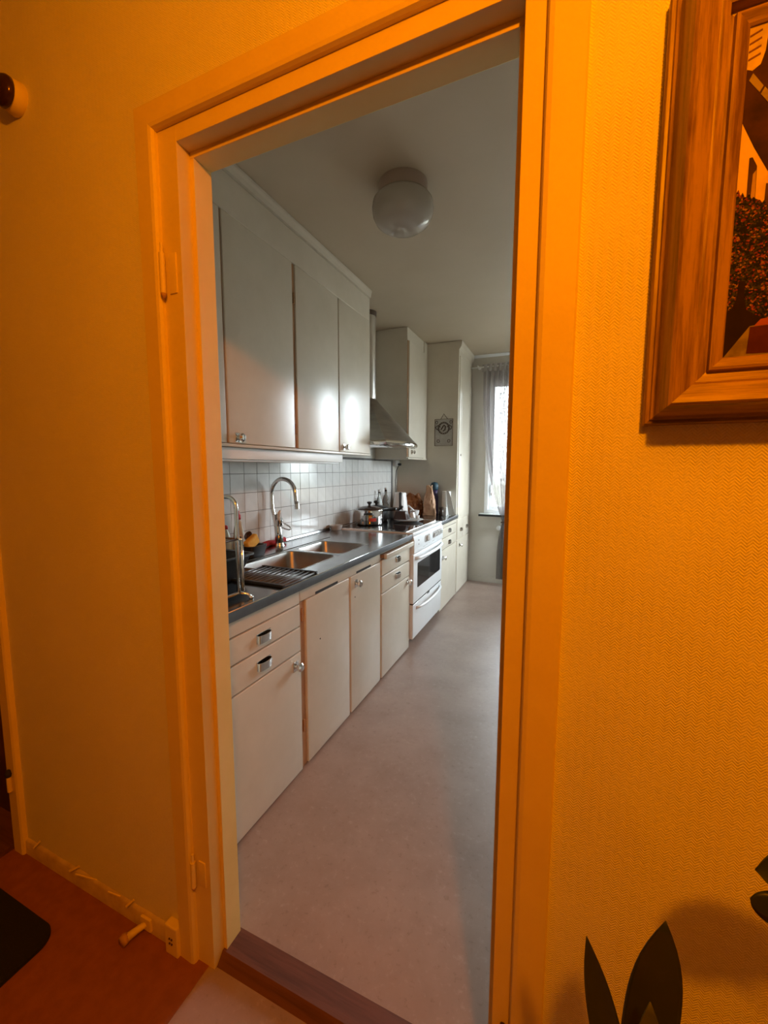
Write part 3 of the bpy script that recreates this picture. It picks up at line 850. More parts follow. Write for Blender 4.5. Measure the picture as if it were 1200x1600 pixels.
for k, (hx0, hx1, hy0, hy1) in enumerate(holes):
    bm = NB()
    ix0, ix1, iy0, iy1 = hx0+.012, hx1-.012, hy0+.012, hy1-.012
    levels = [(0, .045, WT), (.003, .043, WT-.002), (.006, .042, WT-.012), (.014, .05, WT-.10), (.022, .055, WT-.135), (.040, .06, WT-.150), (.07, .05, WT-.153)]
    rings = []
    for ins, r, z in levels:
        rings.append([bm.verts.new((x, y, z)) for x, y in rrect(ix0+ins, ix1-ins, iy0+ins, iy1-ins, r, 6)])
    # flange out to the rectangular hole
    outer = []
    for v in rings[0]:
        x, y = v.co.x, v.co.y
        cx, cy = (hx0+hx1)/2, (hy0+hy1)/2
        sx = (hx1-cx)/max(abs(x-cx), 1e-6); sy = (hy1-cy)/max(abs(y-cy), 1e-6)
        s = min(sx, sy); outer.append(bm.verts.new((cx+(x-cx)*s, cy+(y-cy)*s, WT)))
    rings.insert(0, outer)
    for p, q in zip(rings, rings[1:]):
        n = len(p)
        for i in range(n): bm.faces.new((p[i], p[(i+1) % n], q[(i+1) % n], q[i]))
    bm.faces.new(rings[-1])
    # fill the four outer corner triangles
    for cx, cy in ((hx0, hy0), (hx1, hy0), (hx0, hy1), (hx1, hy1)):
        near = sorted(outer, key=lambda v: (v.co.x-cx)**2+(v.co.y-cy)**2)
        xs_ = min((v for v in outer if abs(v.co.y-cy) < 1e-5), key=lambda v: abs(v.co.x-cx), default=None)
        ys_ = min((v for v in outer if abs(v.co.x-cx) < 1e-5), key=lambda v: abs(v.co.y-cy), default=None)
        if xs_ and ys_ and xs_ is not ys_:
            try: bm.faces.new((xs_, ys_, bm.verts.new((cx, cy, WT))))
            except ValueError: pass
    bl = obj('sink_bowl', bm, M['bowl'], wt, 'auto')
    bm = NB(); lathe(bm, [(.036, .001), (.034, .003), (.026, .002), (.022, -.004), (.001, -.004)], ((hx0+hx1)/2, (hy0+hy1)/2, WT-.153), 'Z', 24); obj('drain', bm, M['chrome'], bl, 'auto')
wt2 = thing('worktop', (-1.3, 3.88, WT), 'short dark steel worktop between the stove and tall cupboard', 'worktop')
obj('surface', B(XW+.006, -.980, 3.560, 4.184, .822, WT, .002), M['steel'], wt2)
obj('front_lip', B(-.981, -.974, 3.560, 4.184, .818, WT+.001, .002), M['steel_edge'], wt2, 'auto')

# tap
tp = thing('kitchen_tap', (-1.563, 2.02, WT), 'tall chrome swan neck tap behind the double sink', 'tap')
bm = NB(); lathe(bm, [(.030, 0), (.030, .006), (.026, .012), (.024, .02)], (-1.563, 2.02, WT), 'Z', 28); obj('base', bm, M['chrome'], tp, 'auto')
bm = NB(); tube(bm, [(-1.563, 2.02, WT+.01), (-1.570, 2.02, WT+.08), (-1.580, 2.02, WT+.15), (-1.592, 2.02, WT+.19)], [.024, .024, .022, .016], 20); obj('body', bm, M['chrome'], tp, True)
bm = NB(); tube(bm, [(-1.568, 2.02, .90), (-1.600, 2.02, 1.03), (-1.612, 2.02, 1.09), (-1.614, 2.02, 1.16)] + [(p[0], p[1]-.02*i/16, p[2]) for i, p in enumerate(arc((-1.520, 2.02, 1.165), .094, 178, 8, 16))] + [(-1.424, 2.0, 1.135), (-1.421, 2.0, 1.112)], .0125, 16)
obj('spout', bm, M['chrome'], tp, True)
bm = NB(); tube(bm, [(-1.418, 1.999, 1.118), (-1.416, 1.999, 1.085)], .0145, 16); obj('aerator', bm, M['chrome'], tp, 'auto')
bm = NB(); tube(bm, [(-1.560, 2.02, .985), (-1.552, 2.01, 1.02)], [.023, .020], 18); obj('cartridge_cap', bm, M['chrome'], tp, 'auto')
bm = NB(); tube(bm, [(-1.548, 2.005, 1.005), (-1.50, 1.99, .998), (-1.455, 1.975, .983), (-1.440, 1.97, .972), (-1.455, 1.972, .966), (-1.50, 1.985, .968), (-1.545, 2.0, .978)], .0045, 10, closed=True)
obj('lever', bm, M['chrome'], tp, True)
bm = NB(); tube(bm, [(-1.566, 2.02, 1.02), (-1.556, 2.015, 1.055), (-1.545, 2.01, 1.07)], [.010, .011, .006], 12); obj('top_lever', bm, M['white_plastic'], tp, True)

# roll out wire mat
mt = thing('drying_mat', (-1.14, 1.415, WT), 'dark wire roll out drying mat on the steel worktop left of the sink', 'mat')
for k in range(12):
    x = -1.286+.0262*k
    bm = NB(); tube(bm, [(x, 1.302, WT+.0055), (x, 1.535, WT+.0055)], .0046, 8)
    obj('rod', bm, M['mat_rod'], mt, True)
for y in (1.300, 1.537):
    obj('end_strip', B(-1.292, -.990, y-.008, y+.008, WT+.0005, WT+.0115, .003), M['black'], mt)

# chrome over-sink rack
rk = thing('dish_rack', (-1.25, 1.2, WT), 'chrome tube dish rack standing beside the doorway edge', 'rack')
for y in (1.126, .93):
    bm = NB(); tube(bm, [(-1.056, y, WT+.02), (-1.056, y, 1.18)] + arc((-1.096, y, 1.18), .040, 0, 90, 8) + [(-1.50, y, 1.22)] + arc((-1.50, y, 1.18), .040, 90, 180, 8) + [(-1.54, y, WT+.02)], .0075, 14)
    fr_ = obj('upright', bm, M['chrome'], rk, True)
    bm = NB(); tube(bm, [(-1.036, y, WT+.03), (-1.036, y, 1.07)], .005, 10); tube(bm, [(-1.056, y, 1.07), (-1.036, y, 1.07)], .006, 8); obj('inner_rod', bm, M['chrome'], rk, True)
bm = NB(); tube(bm, [(-1.056, .90, WT+.022), (-1.056, 1.126, WT+.022), (-1.03, 1.140, WT+.016), (-1.016, 1.143, WT+.006)], .0055, 12); lathe(bm, [(.008, 0), (.008, .008), (.005, .010)], (-1.016, 1.143, WT+.0005), 'Z', 14)
obj('foot', bm, M['chrome'], rk, True)
bm = NB(); tube(bm, [(-1.54, .90, WT+.022), (-1.54, 1.14, WT+.022), (-1.54, 1.145, WT+.002)], .008, 12); obj('foot', bm, M['chrome'], rk, True)
bm = NB(); tube(bm, [(-1.054, .93, 1.07), (-1.054, 1.126, 1.07)], .004, 8); tube(bm, [(-1.05, 1.126, 1.07), (-1.54, 1.126, 1.07)], .004, 8); obj('crossbar', bm, M['wire'], rk, True)

# black dish tub
tb_ = thing('dish_tub', (-1.36, 1.24, WT), 'black plastic tub behind the chrome rack uprights', 'tub')
bm = NB()
def loft_rr(bm, specs, n=5, capb=True):
    rings = [[bm.verts.new((x, y, z)) for x, y in rrect(x0, x1, y0, y1, r, n)] for x0, x1, y0, y1, r, z in specs]
    for p, q in zip(rings, rings[1:]):
        m = len(p)
        for i in range(m): bm.faces.new((p[i], p[(i+1) % m], q[(i+1) % m], q[i]))
    if capb: bm.faces.new(rings[0])
    return rings
rg = loft_rr(bm, [(-1.46, -1.25, 1.14, 1.35, .02, WT+.001), (-1.50, -1.21, 1.13, 1.38, .025, WT+.10), (-1.515, -1.20, 1.13, 1.395, .03, WT+.102), (-1.515, -1.20, 1.13, 1.395, .03, WT+.108), (-1.50, -1.215, 1.145, 1.375, .02, WT+.108), (-1.46, -1.26, 1.16, 1.34, .02, WT+.02)])
bm.faces.new(rg[-1]); obj('body', bm, M['black'], tb_, 'auto')
# soap bottle
sb = thing('soap_bottle', (-1.60, 1.72, WT), 'clear washing up bottle with a red cap against the tiles', 'bottle')
bm = NB(); lathe(bm, [(.030, 0), (.036, .006), (.037, .05), (.034, .10), (.026, .15), (.016, .185), (.010, .195), (.009, .20)], (-1.60, 1.72, WT), 'Z', 28, sy=.8); obj('body', bm, M['soap'], sb, True)
bm = NB(); lathe(bm, [(.0125, .193), (.0135, .205), (.013, .218), (.006, .226), (.007, .240), (.001, .243)], (-1.60, 1.72, WT), 'Z', 18); obj('cap', bm, M['red'], sb, True)
bm = NB()
rows = []
for z in (.040, .115):
    rows.append([bm.verts.new((-1.60+.0385*math.cos(t), 1.72+.0385*.8*math.sin(t), WT+z)) for t in [math.radians(-110+12*k) for k in range(12)]])
for k in range(11): bm.faces.new((rows[0][k], rows[0][k+1], rows[1][k+1], rows[1][k]))
lb = obj('label', bm, M['label_w'], sb, True)
bm = NB()
rows = []
for z in (.052, .105):
    rows.append([bm.verts.new((-1.60+.0392*math.cos(t), 1.72+.0392*.8*math.sin(t), WT+z)) for t in [math.radians(-70+12*k) for k in range(4)]])
for k in range(3): bm.faces.new((rows[0][k], rows[0][k+1], rows[1][k+1], rows[1][k]))
obj('label_print', bm, M['label_g'], lb, True)
s2 = thing('spray_bottle', (-1.575, 1.60, WT), 'pale bottle with a small red nozzle behind the chrome rack', 'bottle')
bm = NB(); lathe(bm, [(.026, 0), (.030, .006), (.030, .09), (.020, .13), (.011, .15), (.010, .16)], (-1.575, 1.60, WT), 'Z', 24); obj('body', bm, M['soap'], s2, True)
bm = NB(); lathe(bm, [(.012, .158), (.012, .172), (.006, .178), (.001, .179)], (-1.575, 1.60, WT), 'Z', 14); obj('nozzle', bm, M['red'], s2, True)

# caddy with sponge and brush
cd = thing('sink_caddy', (-1.50, 1.70, WT), 'small black sink caddy behind the sink bowls', 'caddy')
bm = NB(); rg = loft_rr(bm, [(-1.55, -1.465, 1.665, 1.77, .015, WT+.004), (-1.56, -1.455, 1.655, 1.785, .02, WT+.062), (-1.545, -1.465, 1.67, 1.77, .015, WT+.062), (-1.54, -1.475, 1.68, 1.76, .015, WT+.012)]); bm.faces.new(rg[-1]); obj('body', bm, M['black'], cd, 'auto')
bm = NB(); box(bm, -1.0*.016, .016, -.045, .045, -.028, .028, .010, 3)
bmesh.ops.rotate(bm, verts=bm.verts, cent=(0, 0, 0), matrix=Matrix.Rotation(.45, 3, 'X')); bmesh.ops.translate(bm, verts=bm.verts, vec=(-1.497, 1.70, WT+.080))
tag(obj('sponge', bm, M['yellow'], None, 'auto', (-1.497, 1.70, WT+.05)), 'yellow sponge standing in the black sink caddy', 'sponge')
br = thing('dish_brush', (-1.525, 1.73, WT+.02), 'dark brown scrubbing brush leaning in the black sink caddy', 'brush')
bm = NB(); tube(bm, [(-1.523, 1.730, WT+.02), (-1.525, 1.72, WT+.075), (-1.53, 1.705, WT+.115)], [.006, .007, .006], 10); obj('handle', bm, M['darkwood'], br, True)
bm = NB()
for k in range(46):
    t = k/46*2*PI*5; s = .004+.018*(k/46)
    c = Vector((-1.532, 1.703, WT+.112)); dd = Vector((.2*math.cos(t)+.35, .75*math.sin(t), .55*math.cos(t)+.25)).normalized()
    tube(bm, [c, c+dd*.030], .0022, 5)
bb = obj('bristles', bm, M['darkwood'], br)
# red cloth strip behind the tap
bm = NB()
N = 16; rows = []
for i in range(N+1):
    t = i/N; y = 1.93+.20*t; z = WT+.022+.004*math.sin(9*t); x = -1.612+.004*math.sin(14*t)
    rows.append([bm.verts.new(p) for p in ((x-.012, y, z-.016), (x+.012, y, z-.018), (x+.014, y, z+.004), (x, y, z+.012), (x-.012, y, z+.008))])
for p, q in zip(rows, rows[1:]):
    for k in range(5): bm.faces.new((p[k], p[(k+1) % 5], q[(k+1) % 5], q[k]))
bm.faces.new(rows[0]); bm.faces.new(rows[-1])
tag(obj('dish_cloth', bm, pmat('red cloth', (.35, .02, .03), (.45, .04, .05), 60, .9), None, True, (-1.612, 2.02, WT)), 'narrow rolled red cloth lying behind the chrome tap', 'cloth')
# little translucent dish
bm = NB(); lathe(bm, [(.036, 0), (.040, .004), (.050, .035), (.052, .036), (.049, .037), (.038, .008), (.001, .006)], (-1.585, 2.74, WT+.0005), 'Z', 28)
tag(obj('plastic_dish', bm, new_mat('milky plastic', (.66, .60, .55), .3, **{'Transmission Weight': .25}), None, True, (-1.585, 2.74, WT)), 'small milky plastic dish by the tiles left of the stove', 'dish')

# ------------------------------------------------------------------ stove
SY0, SY1 = 2.776, 3.552
st = thing('stove', (-1.3, 3.16, 0), 'white freestanding electric stove with black glass hob', 'stove')
obj('body', B(XW+.03, -.997, SY0, SY1, .055, .835, .004), M['white'], st)
for x in (-1.55, -1.08):
    for y in (SY0+.06, SY1-.06):
        bm = NB(); lathe(bm, [(.02, 0), (.02, .056)], (x, y, 0), 'Z', 12); obj('foot', bm, M['black'], st)
obj('hob_frame', B(XW+.03, -.972, SY0, SY1, .835, .860, .005, 3), M['white'], st, 'auto')
hb = obj('hob_glass', B(XW+.06, -1.035, SY0+.012, SY1-.012, .8595, .8645, .001), M['black_glass'], st)
bm = NB(); box(bm, -1.033, -1.028, SY0+.010, SY1-.010, .8595, .8655, .001); box(bm, XW+.055, -1.028, SY1-.013, SY1-.008, .8595, .8655, .001); box(bm, XW+.055, -1.028, SY0+.008, SY0+.013, .8595, .8655, .001)
obj('hob_trim', bm, M['chrome'], st)
# control panel leaning back
bm = NB(); prism(bm, [(-.999, .835), (-.970, .832), (-.962, .80), (-.962, .712), (-.968, .704), (-.999, .704)], SY0+.004, SY1-.004, 'Y')
cp = obj('control_panel', bm, M['white'], st, 'auto')
for y0, y1 in ((3.02, 3.16), (3.235, 3.505)):
    bm = NB(); prism(bm, rrect(y0, y1, .752, .806, .02, 5), -.9625, -.9612, 'X'); obj('knob_field', bm, M['grey_print'], cp)
def stove_knob(y, r=.019):
    bm = NB(); lathe(bm, [(r*1.1, 0), (r, .010), (r*.9, .016), (.001, .0165)], (-.9612, y, .779), 'X', 22)
    box(bm, -.9455, -.9400, y-.0025, y+.0025, .779-r*.8, .779+r*.8, .001)
    obj('control_knob', bm, M['white_plastic'], cp, 'auto')
for y in (3.09,): stove_knob(y, .023)
for y in (3.275, 3.34, 3.405, 3.47): stove_knob(y, .017)
for z in (.795, .765):
    bm = NB(); lathe(bm, [(.005, 0), (.004, .002)], (-.962, 2.88, z), 'X', 10); obj('indicator_lamp', bm, M['darkwood'], cp)
for k, (y, w) in enumerate(((2.99, .05), (3.06, .04), (3.22, .05), (3.13, .02))):
    obj('panel_print', B(-.9622, -.9614, y, y+w, .724+.003*k, .728+.003*k), M['grey_print'], cp)
od = obj('oven_door', B(-.998, -.968, SY0+.006, SY1-.006, .332, .698, .006, 3), M['white'], st, 'auto')
bm = NB(); prism(bm, rrect(SY0+.095, SY1-.065, .435, .625, .012, 4), -.9685, -.9665, 'X'); obj('oven_window', bm, M['black_glass'], od)
def bar_handle(parent, y0, y1, z, x, dpt, r):
    bm = NB(); pts = []
    for i in range(21):
        t = i/20; pts.append((x+dpt*min(1, math.sin(PI*t)**.45), y0+(y1-y0)*t, z))
    tube(bm, pts, r, 12); return obj('bar_handle', bm, M['white'], parent, True)
bar_handle(od, SY0+.04, SY1-.03, .668, -.969, .042, .013)
dr = obj('warming_drawer', B(-.998, -.970, SY0+.006, SY1-.006, .062, .322, .006, 3), M['white'], st, 'auto')
bar_handle(dr, SY0+.08, SY1-.05, .285, -.971, .042, .011)
obj('drawer_seam', B(-.9985, -.972, SY0+.012, SY1-.012, .3225, .3315), M['dark'], st)
obj('drawer_latch', B(-.9700, -.9685, 3.13, 3.19, .312, .326, .001), M['black'], dr)

# cooker hood
hd = thing('cooker_hood', (-1.45, 3.17, 1.5), 'brushed steel pyramid cooker hood with a vertical duct above the stove', 'hood')
def hood_plan(k):
    # plan outline, k = 0 at the bottom, 1 at the neck
    pts = []
    y0, y1 = 2.835, 3.515
    for i in range(13):
        t = i/12; y = y0+(y1-y0)*t; bul = 1-(2*t-1)**2
        pts.append((-1.215+.085*bul, y))
    pts += [(XB, y1), (XB, y0)]
    return pts
neck = [(-1.52-.064*math.cos(a)*-1, 3.17+.064*math.sin(a)) for a in [math.radians(-60+10*i) for i in range(13)]]
neck += [(XB+.02, 3.17+.064), (XB+.02, 3.17-.064)]
bm = NB()
rings = []
for k in range(9):
    t = k/8
    tt = t
    rings.append([bm.verts.new((a[0]+(b_[0]-a[0])*tt, a[1]+(b_[1]-a[1])*tt, 1.533+(1.90-1.533)*t)) for a, b_ in zip(hood_plan(0), neck)])
for p, q in zip(rings, rings[1:]):
    n = len(p)
    for i in range(n): bm.faces.new((p[i], p[(i+1) % n], q[(i+1) % n], q[i]))
bm.faces.new(rings[-1]); obj('canopy', bm, M['hood'], hd, 'auto')
bm = NB()
pl = hood_plan(0)
def off(pl, o): return [(x+(o if x > -1.6 else 0), y+(o if y > 3.4 and x > -1.7 and i in (12, 13) else (-o if i in (0, 14) else 0))) for i, (x, y) in enumerate(pl)]
levels = [(0, 1.497), (.006, 1.500), (.012, 1.515), (.006, 1.530), (0, 1.534)]
rings = [[bm.verts.new((x, y, z)) for x, y in off(pl, o)] for o, z in levels]
for p, q in zip(rings, rings[1:]):
    n = len(p)
    for i in range(n): bm.faces.new((p[i], p[(i+1) % n], q[(i+1) % n], q[i]))
bm.faces.new(rings[0]); obj('rim', bm, M['chrome'], hd, 'auto')
bm = NB(); lathe(bm, [(.064, 1.895), (.064, ZC-.002)], (-1.515, 3.17, 0), 'Z', 32); dt = obj('duct', bm, M['duct'], hd, 'auto')
bm = NB(); lathe(bm, [(.068, 2.55), (.070, 2.555), (.070, ZC-.002)], (-1.515, 3.17, 0), 'Z', 32); obj('duct_collar', bm, M['wire'], dt, 'auto')
obj('filter', B(XB+.02, -1.26, 2.87, 3.48, 1.499, 1.506, .001), M['steel'], hd)

# ceiling lamp
cl = thing('ceiling_lamp', (-.715, 1.86, ZC), 'round opal glass ceiling lamp on the kitchen ceiling', 'lamp')
LC = (-.715, 1.862, ZC)
bm = NB(); lathe(bm, [(.108, 0), (.110, -.004), (.110, -.048), (.106, -.056), (.100, -.060)], LC, 'Z', 48); obj('base', bm, M['lamp_base'], cl, 'auto')
bm = NB(); lathe(bm, [(.102, -.056), (.122, -.062), (.136, -.080), (.139, -.105), (.134, -.135), (.120, -.160), (.095, -.178), (.06, -.188), (.001, -.192)], LC, 'Z', 48); obj('glass_globe', bm, M['opal'], cl, True)

# picture of wire on the side of the tall cupboard
wp = thing('wire_ornament', (-1.14, 4.186, 1.70), 'thin wire ornament with a bird motif hanging on the tall cupboard side', 'ornament')
YP = 4.181
def wtube(pts, r=.0028, closed=False, name='wire', mat='wire'):
    bm = NB(); tube(bm, [(x, YP, z) for x, z in pts], r, 7, closed); return obj(name, bm, M[mat], wp, True)
wx0, wx1, wz0, wz1 = -1.236, -1.050, 1.558, 1.826
wtube([(wx0, wz0), (wx1, wz0), (wx1, wz1), (wx0, wz1)], .0034, True, 'wire_frame')
wtube([(-1.176, wz1), (-1.143, 1.880), (-1.105, wz1)], .0025, False, 'hanger')
def circ(cx, cz, r, n=18, a0=0, a1=360): return [(cx+r*math.cos(math.radians(a0+(a1-a0)*i/n)), cz+r*math.sin(math.radians(a0+(a1-a0)*i/n))) for i in range(n)]
wtube(circ(-1.143, 1.735, .060), .003, True, 'wreath')
wtube(circ(-1.143, 1.735, .050), .0022, True, 'wreath')
random.seed(5)
for k in range(16):
    an = 2*PI*k/16; cx, cz = -1.143+.057*math.cos(an), 1.735+.057*math.sin(an)
    bm = NB(); lathe(bm, [(.001, -.007), (.006, 0), (.001, .007)], (0, 0, 0), 'Z', 6)
    bmesh.ops.rotate(bm, verts=bm.verts, cent=(0, 0, 0), matrix=Matrix.Rotation(-an+.6, 3, 'Y')); bmesh.ops.translate(bm, verts=bm.verts, vec=(cx, YP, cz)); obj('metal_leaf', bm, M['wire'], wp)
for s in (-1, 1):
    wtube([(-1.143+s*.035, 1.745), (-1.143+s*.06, 1.765), (-1.143+s*.085, 1.745), (-1.143+s*.075, 1.725), (-1.143+s*.055, 1.720)], .004, False, 'scroll')
    wtube(circ(-1.143+s*.075, 1.795, .013), .0024, True, 'scroll'); wtube(circ(-1.143+s*.055, 1.605, .014), .0024, True, 'scroll')
wtube([(-1.17, 1.72), (-1.155, 1.748), (-1.14, 1.765), (-1.125, 1.75), (-1.13, 1.72), (-1.15, 1.705)], .006, False, 'bird_figure')
bm = NB(); prism(bm, [(-1.230, 1.565), (-1.056, 1.565), (-1.056, 1.820), (-1.230, 1.820)], 4.1845, 4.1865, 'Y'); obj('backing_sheet', bm, pmat('grey cloth sheet', (.40, .37, .33), (.47, .44, .40), 30, .9), wp)

# socket and cord
sk = thing('wall_socket', (XW, 4.12, 1.385), 'white wall socket beneath the narrow wall cabinet', 'socket')
obj('cover', B(XW+.001, XW+.040, 4.060, 4.165, 1.350, 1.410, .004, 3), M['white_plastic'], sk, 'auto')
obj('face', B(XW+.039, XW+.042, 4.070, 4.155, 1.356, 1.404, .002), M['white_plastic'], sk)
bm = NB(); tube(bm, [(XW+.055, 4.085, 1.368), (XW+.085, 4.08, 1.366)], .013, 12)
tube(bm, [(XW+.075, 4.08, 1.365), (XW+.060, 4.07, 1.345), (XW+.045, 4.05, 1.30), (XW+.040, 4.04, 1.20), (XW+.050, 4.03, 1.08), (-1.60, 4.02, .95), (-1.58, 4.03, .875)], .0035, 8)
tag(obj('power_cord', bm, M['black'], None, True, (XW+.05, 4.05, WT)), 'black power cord hanging from the socket down to the kettle', 'cord')

# ------------------------------------------------------------------ things on the hob and short worktop
HG = .8650
def pot(cx, cy, r, h, label, mat, body_prof=None):
    p = thing('saucepan', (cx, cy, HG), label, 'pot')
    bm = NB(); lathe(bm, [(r*.90, 0), (r*.97, .006), (r, .02), (r, h), (r+.004, h+.002), (r-.002, h+.002), (r-.003, .010), (.001, .008)], (cx, cy, HG), 'Z', 40); obj('body', bm, mat, p, 'auto')
    return p
p1 = pot(-1.450, 3.055, .112, .118, 'shiny steel saucepan with stickers on the left of the hob', M['chrome'])
bm = NB(); lathe(bm, [(.113, .119), (.115, .122), (.100, .134), (.06, .148), (.02, .154), (.001, .155)], (-1.450, 3.055, HG), 'Z', 40); ld = obj('lid', bm, M['glassware'], p1, True)
bm = NB(); lathe(bm, [(.114, .117), (.118, .120), (.114, .124)], (-1.450, 3.055, HG), 'Z', 40, cap=False); obj('lid_rim', bm, M['chrome'], ld, True)
bm = NB(); lathe(bm, [(.012, .153), (.010, .165), (.020, .176), (.020, .186), (.001, .190)], (-1.450, 3.055, HG), 'Z', 20); obj('lid_knob', bm, M['black'], ld, 'auto')
for s in (-1, 1):
    bm = NB(); a0 = math.radians(100); ux, uy = math.cos(a0)*s, math.sin(a0)*s
    cx, cy = -1.425+ux*.104, 3.055+uy*.104; nx, ny = -uy, ux
    tube(bm, [(cx+nx*.035, cy+ny*.035, HG+.095), (cx+nx*.03+ux*.03, cy+ny*.03+uy*.03, HG+.097), (cx-nx*.03+ux*.03, cy-ny*.03+uy*.03, HG+.097), (cx-nx*.035, cy-ny*.035, HG+.095)], .007, 10)
    obj('handle', bm, M['black'], p1, True)
def sticker(parent, cx, cy, r, a0, a1, z0, z1, mat, name='sticker'):
    bm = NB(); rows = [[bm.verts.new((cx+r*math.cos(math.radians(a0+(a1-a0)*k/6)), cy+r*math.sin(math.radians(a0+(a1-a0)*k/6)), z)) for k in range(7)] for z in (z0, z1)]
    for k in range(6): bm.faces.new((rows[0][k], rows[0][k+1], rows[1][k+1], rows[1][k]))
    return obj(name, bm, mat, parent, True)
sticker(p1, -1.450, 3.055, .1128, -66, -54, HG+.070, HG+.100, M['orange_sticker'])
sticker(p1, -1.450, 3.055, .1134, -68, -36, HG+.036, HG+.062, M['red_sticker'])
p2 = pot(-1.500, 3.30, .105, .105, 'dark saucepan with a black lid at the back of the hob', M['black'])
bm = NB(); lathe(bm, [(.107, .106), (.110, .112), (.098, .122), (.055, .134), (.001, .138)], (-1.500, 3.30, HG), 'Z', 40); ld = obj('lid', bm, M['black'], p2, True)
bm = NB(); lathe(bm, [(.010, .136), (.009, .150), (.022, .158), (.024, .170), (.014, .178), (.001, .179)], (-1.500, 3.30, HG), 'Z', 20); k_ = obj('lid_knob', bm, M['black'], ld, True)
bm = NB(); tube(bm, [(-1.41, 3.25, HG+.098), (-1.34, 3.21, HG+.112), (-1.26, 3.16, HG+.125)], [.010, .012, .013], 12); h_ = obj('handle', bm, M['black'], p2, True)
p3 = pot(-1.41, 3.52, .070, .082, 'small steel saucepan at the right rear of the hob', M['bowl'])
bm = NB(); lathe(bm, [(.072, .083), (.074, .088), (.055, .098), (.001, .102)], (-1.41, 3.52, HG), 'Z', 32); obj('lid', bm, M['glassware'], p3, True)
bm = NB(); tube(bm, [(-1.365, 3.47, HG+.070), (-1.33, 3.44, HG+.10), (-1.30, 3.42, HG+.12)], [.009, .010, .011], 12); obj('handle', bm, M['black'], p3, True)
# plate with carton and cube
bm = NB(); lathe(bm, [(.075, 0), (.080, .003), (.128, .017), (.130, .019), (.126, .020), (.082, .007), (.001, .005)], (-1.225, 3.37, HG+.0003), 'Z', 44)
tag(obj('dinner_plate', bm, M['stone'], None, True, (-1.225, 3.37, HG)), 'pale round plate on the right of the black hob', 'plate')
ct = thing('cake_carton', (-1.275, 3.33, HG+.007), 'dark brown tapered carton lying on the pale plate', 'box')
bm = NB(); loft = [(-1.340, -1.215, 3.30, 3.40, .006, HG+.020), (-1.325, -1.235, 3.315, 3.385, .006, HG+.088)]
rg = loft_rr(bm, loft, 3); bm.faces.new(rg[-1]); obj('body', bm, M['carton'], ct, 'auto')
bm = NB(); box(bm, -.016, .016, -.022, .022, -.024, .024, .004)
bmesh.ops.rotate(bm, verts=bm.verts, cent=(0, 0, 0), matrix=Matrix.Rotation(-.25, 3, 'Y')); bmesh.ops.translate(bm, verts=bm.verts, vec=(-1.190, 3.385, HG+.052))
tag(obj('milk_carton', bm, M['white_plastic'], None, 'auto', (-1.19, 3.385, HG+.02)), 'small white block standing on the pale plate beside the brown carton', 'box')
bm = NB(); lathe(bm, [(.016, 0), (.018, .030), (.015, .030), (.014, .005), (.001, .004)], (-1.160, 3.43, HG+.019), 'Z', 18); 
tag(obj('egg_cup', bm, M['stone'], None, True, (-1.16, 3.43, HG+.02)), 'tiny pale cup at the far rim of the plate', 'cup')

# kettle
kt = thing('kettle', (-1.475, 3.84, WT), 'white electric kettle with a black handle strip', 'kettle')
KC = (-1.490, 3.86, WT)
bm = NB(); lathe(bm, [(.078, .001), (.080, .008), (.078, .018)], KC, 'Z', 32); obj('power_base', bm, M['black'], kt, 'auto')
bm = NB(); lathe(bm, [(.077, .019), (.079, .03), (.070, .12), (.060, .205), (.058, .222)], KC, 'Z', 36); obj('body', bm, M['white_plastic'], kt, 'auto')
bm = NB(); lathe(bm, [(.058, .222), (.056, .230), (.020, .236), (.001, .237)], KC, 'Z', 32); obj('lid', bm, M['white_plastic'], kt, 'auto')
bm = NB(); tube(bm, [(-1.472, 3.814, WT+.225), (-1.462, 3.790, WT+.224), (-1.455, 3.772, WT+.20), (-1.452, 3.764, WT+.12), (-1.454, 3.768, WT+.05), (-1.462, 3.790, WT+.030)], [.014, .015, .014, .013, .013, .012], 14); obj('handle', bm, M['black'], kt, True)
# glass bottles behind the pots
for k, (x, y, hh) in enumerate(((-1.608, 3.605, .27), (-1.595, 3.735, .285))):
    g_ = thing('glass_bottle', (x, y, WT), ('left' if k == 0 else 'right')+' of two clear glass bottles by the tiles behind the pots', 'bottle', 'clear glass bottles by the tiles')
    bm = NB(); s = hh/.28; lathe(bm, [(.030, 0), (.033, .005), (.033, .15*s), (.024, .185*s), (.012, .215*s), (.012, .26*s)], (x, y, WT+.0005), 'Z', 24); obj('body', bm, M['glass'], g_, True)
    bm = NB(); lathe(bm, [(.0135, .258*s), (.0135, .278*s), (.001, .28*s)], (x, y, WT), 'Z', 16); obj('stopper', bm, M['bowl'], g_, 'auto')
# mortar and pestle
mo = thing('mortar', (-1.31, 3.80, WT), 'small pale stone mortar on the short worktop', 'mortar')
bm = NB(); lathe(bm, [(.030, 0), (.033, .004), (.030, .012), (.042, .035), (.047, .066), (.042, .067), (.034, .035), (.001, .018)], (-1.318, 3.80, WT+.0005), 'Z', 28); obj('bowl', bm, M['stone'], mo, 'auto')
bm = NB(); tube(bm, [(-1.305, 3.815, WT+.035), (-1.345, 3.785, WT+.085), (-1.372, 3.765, WT+.112)], [.011, .008, .010], 12)
tag(obj('pestle', bm, M['stone'], None, True, (-1.33, 3.80, WT+.03)), 'pale pestle resting in the stone mortar', 'pestle')
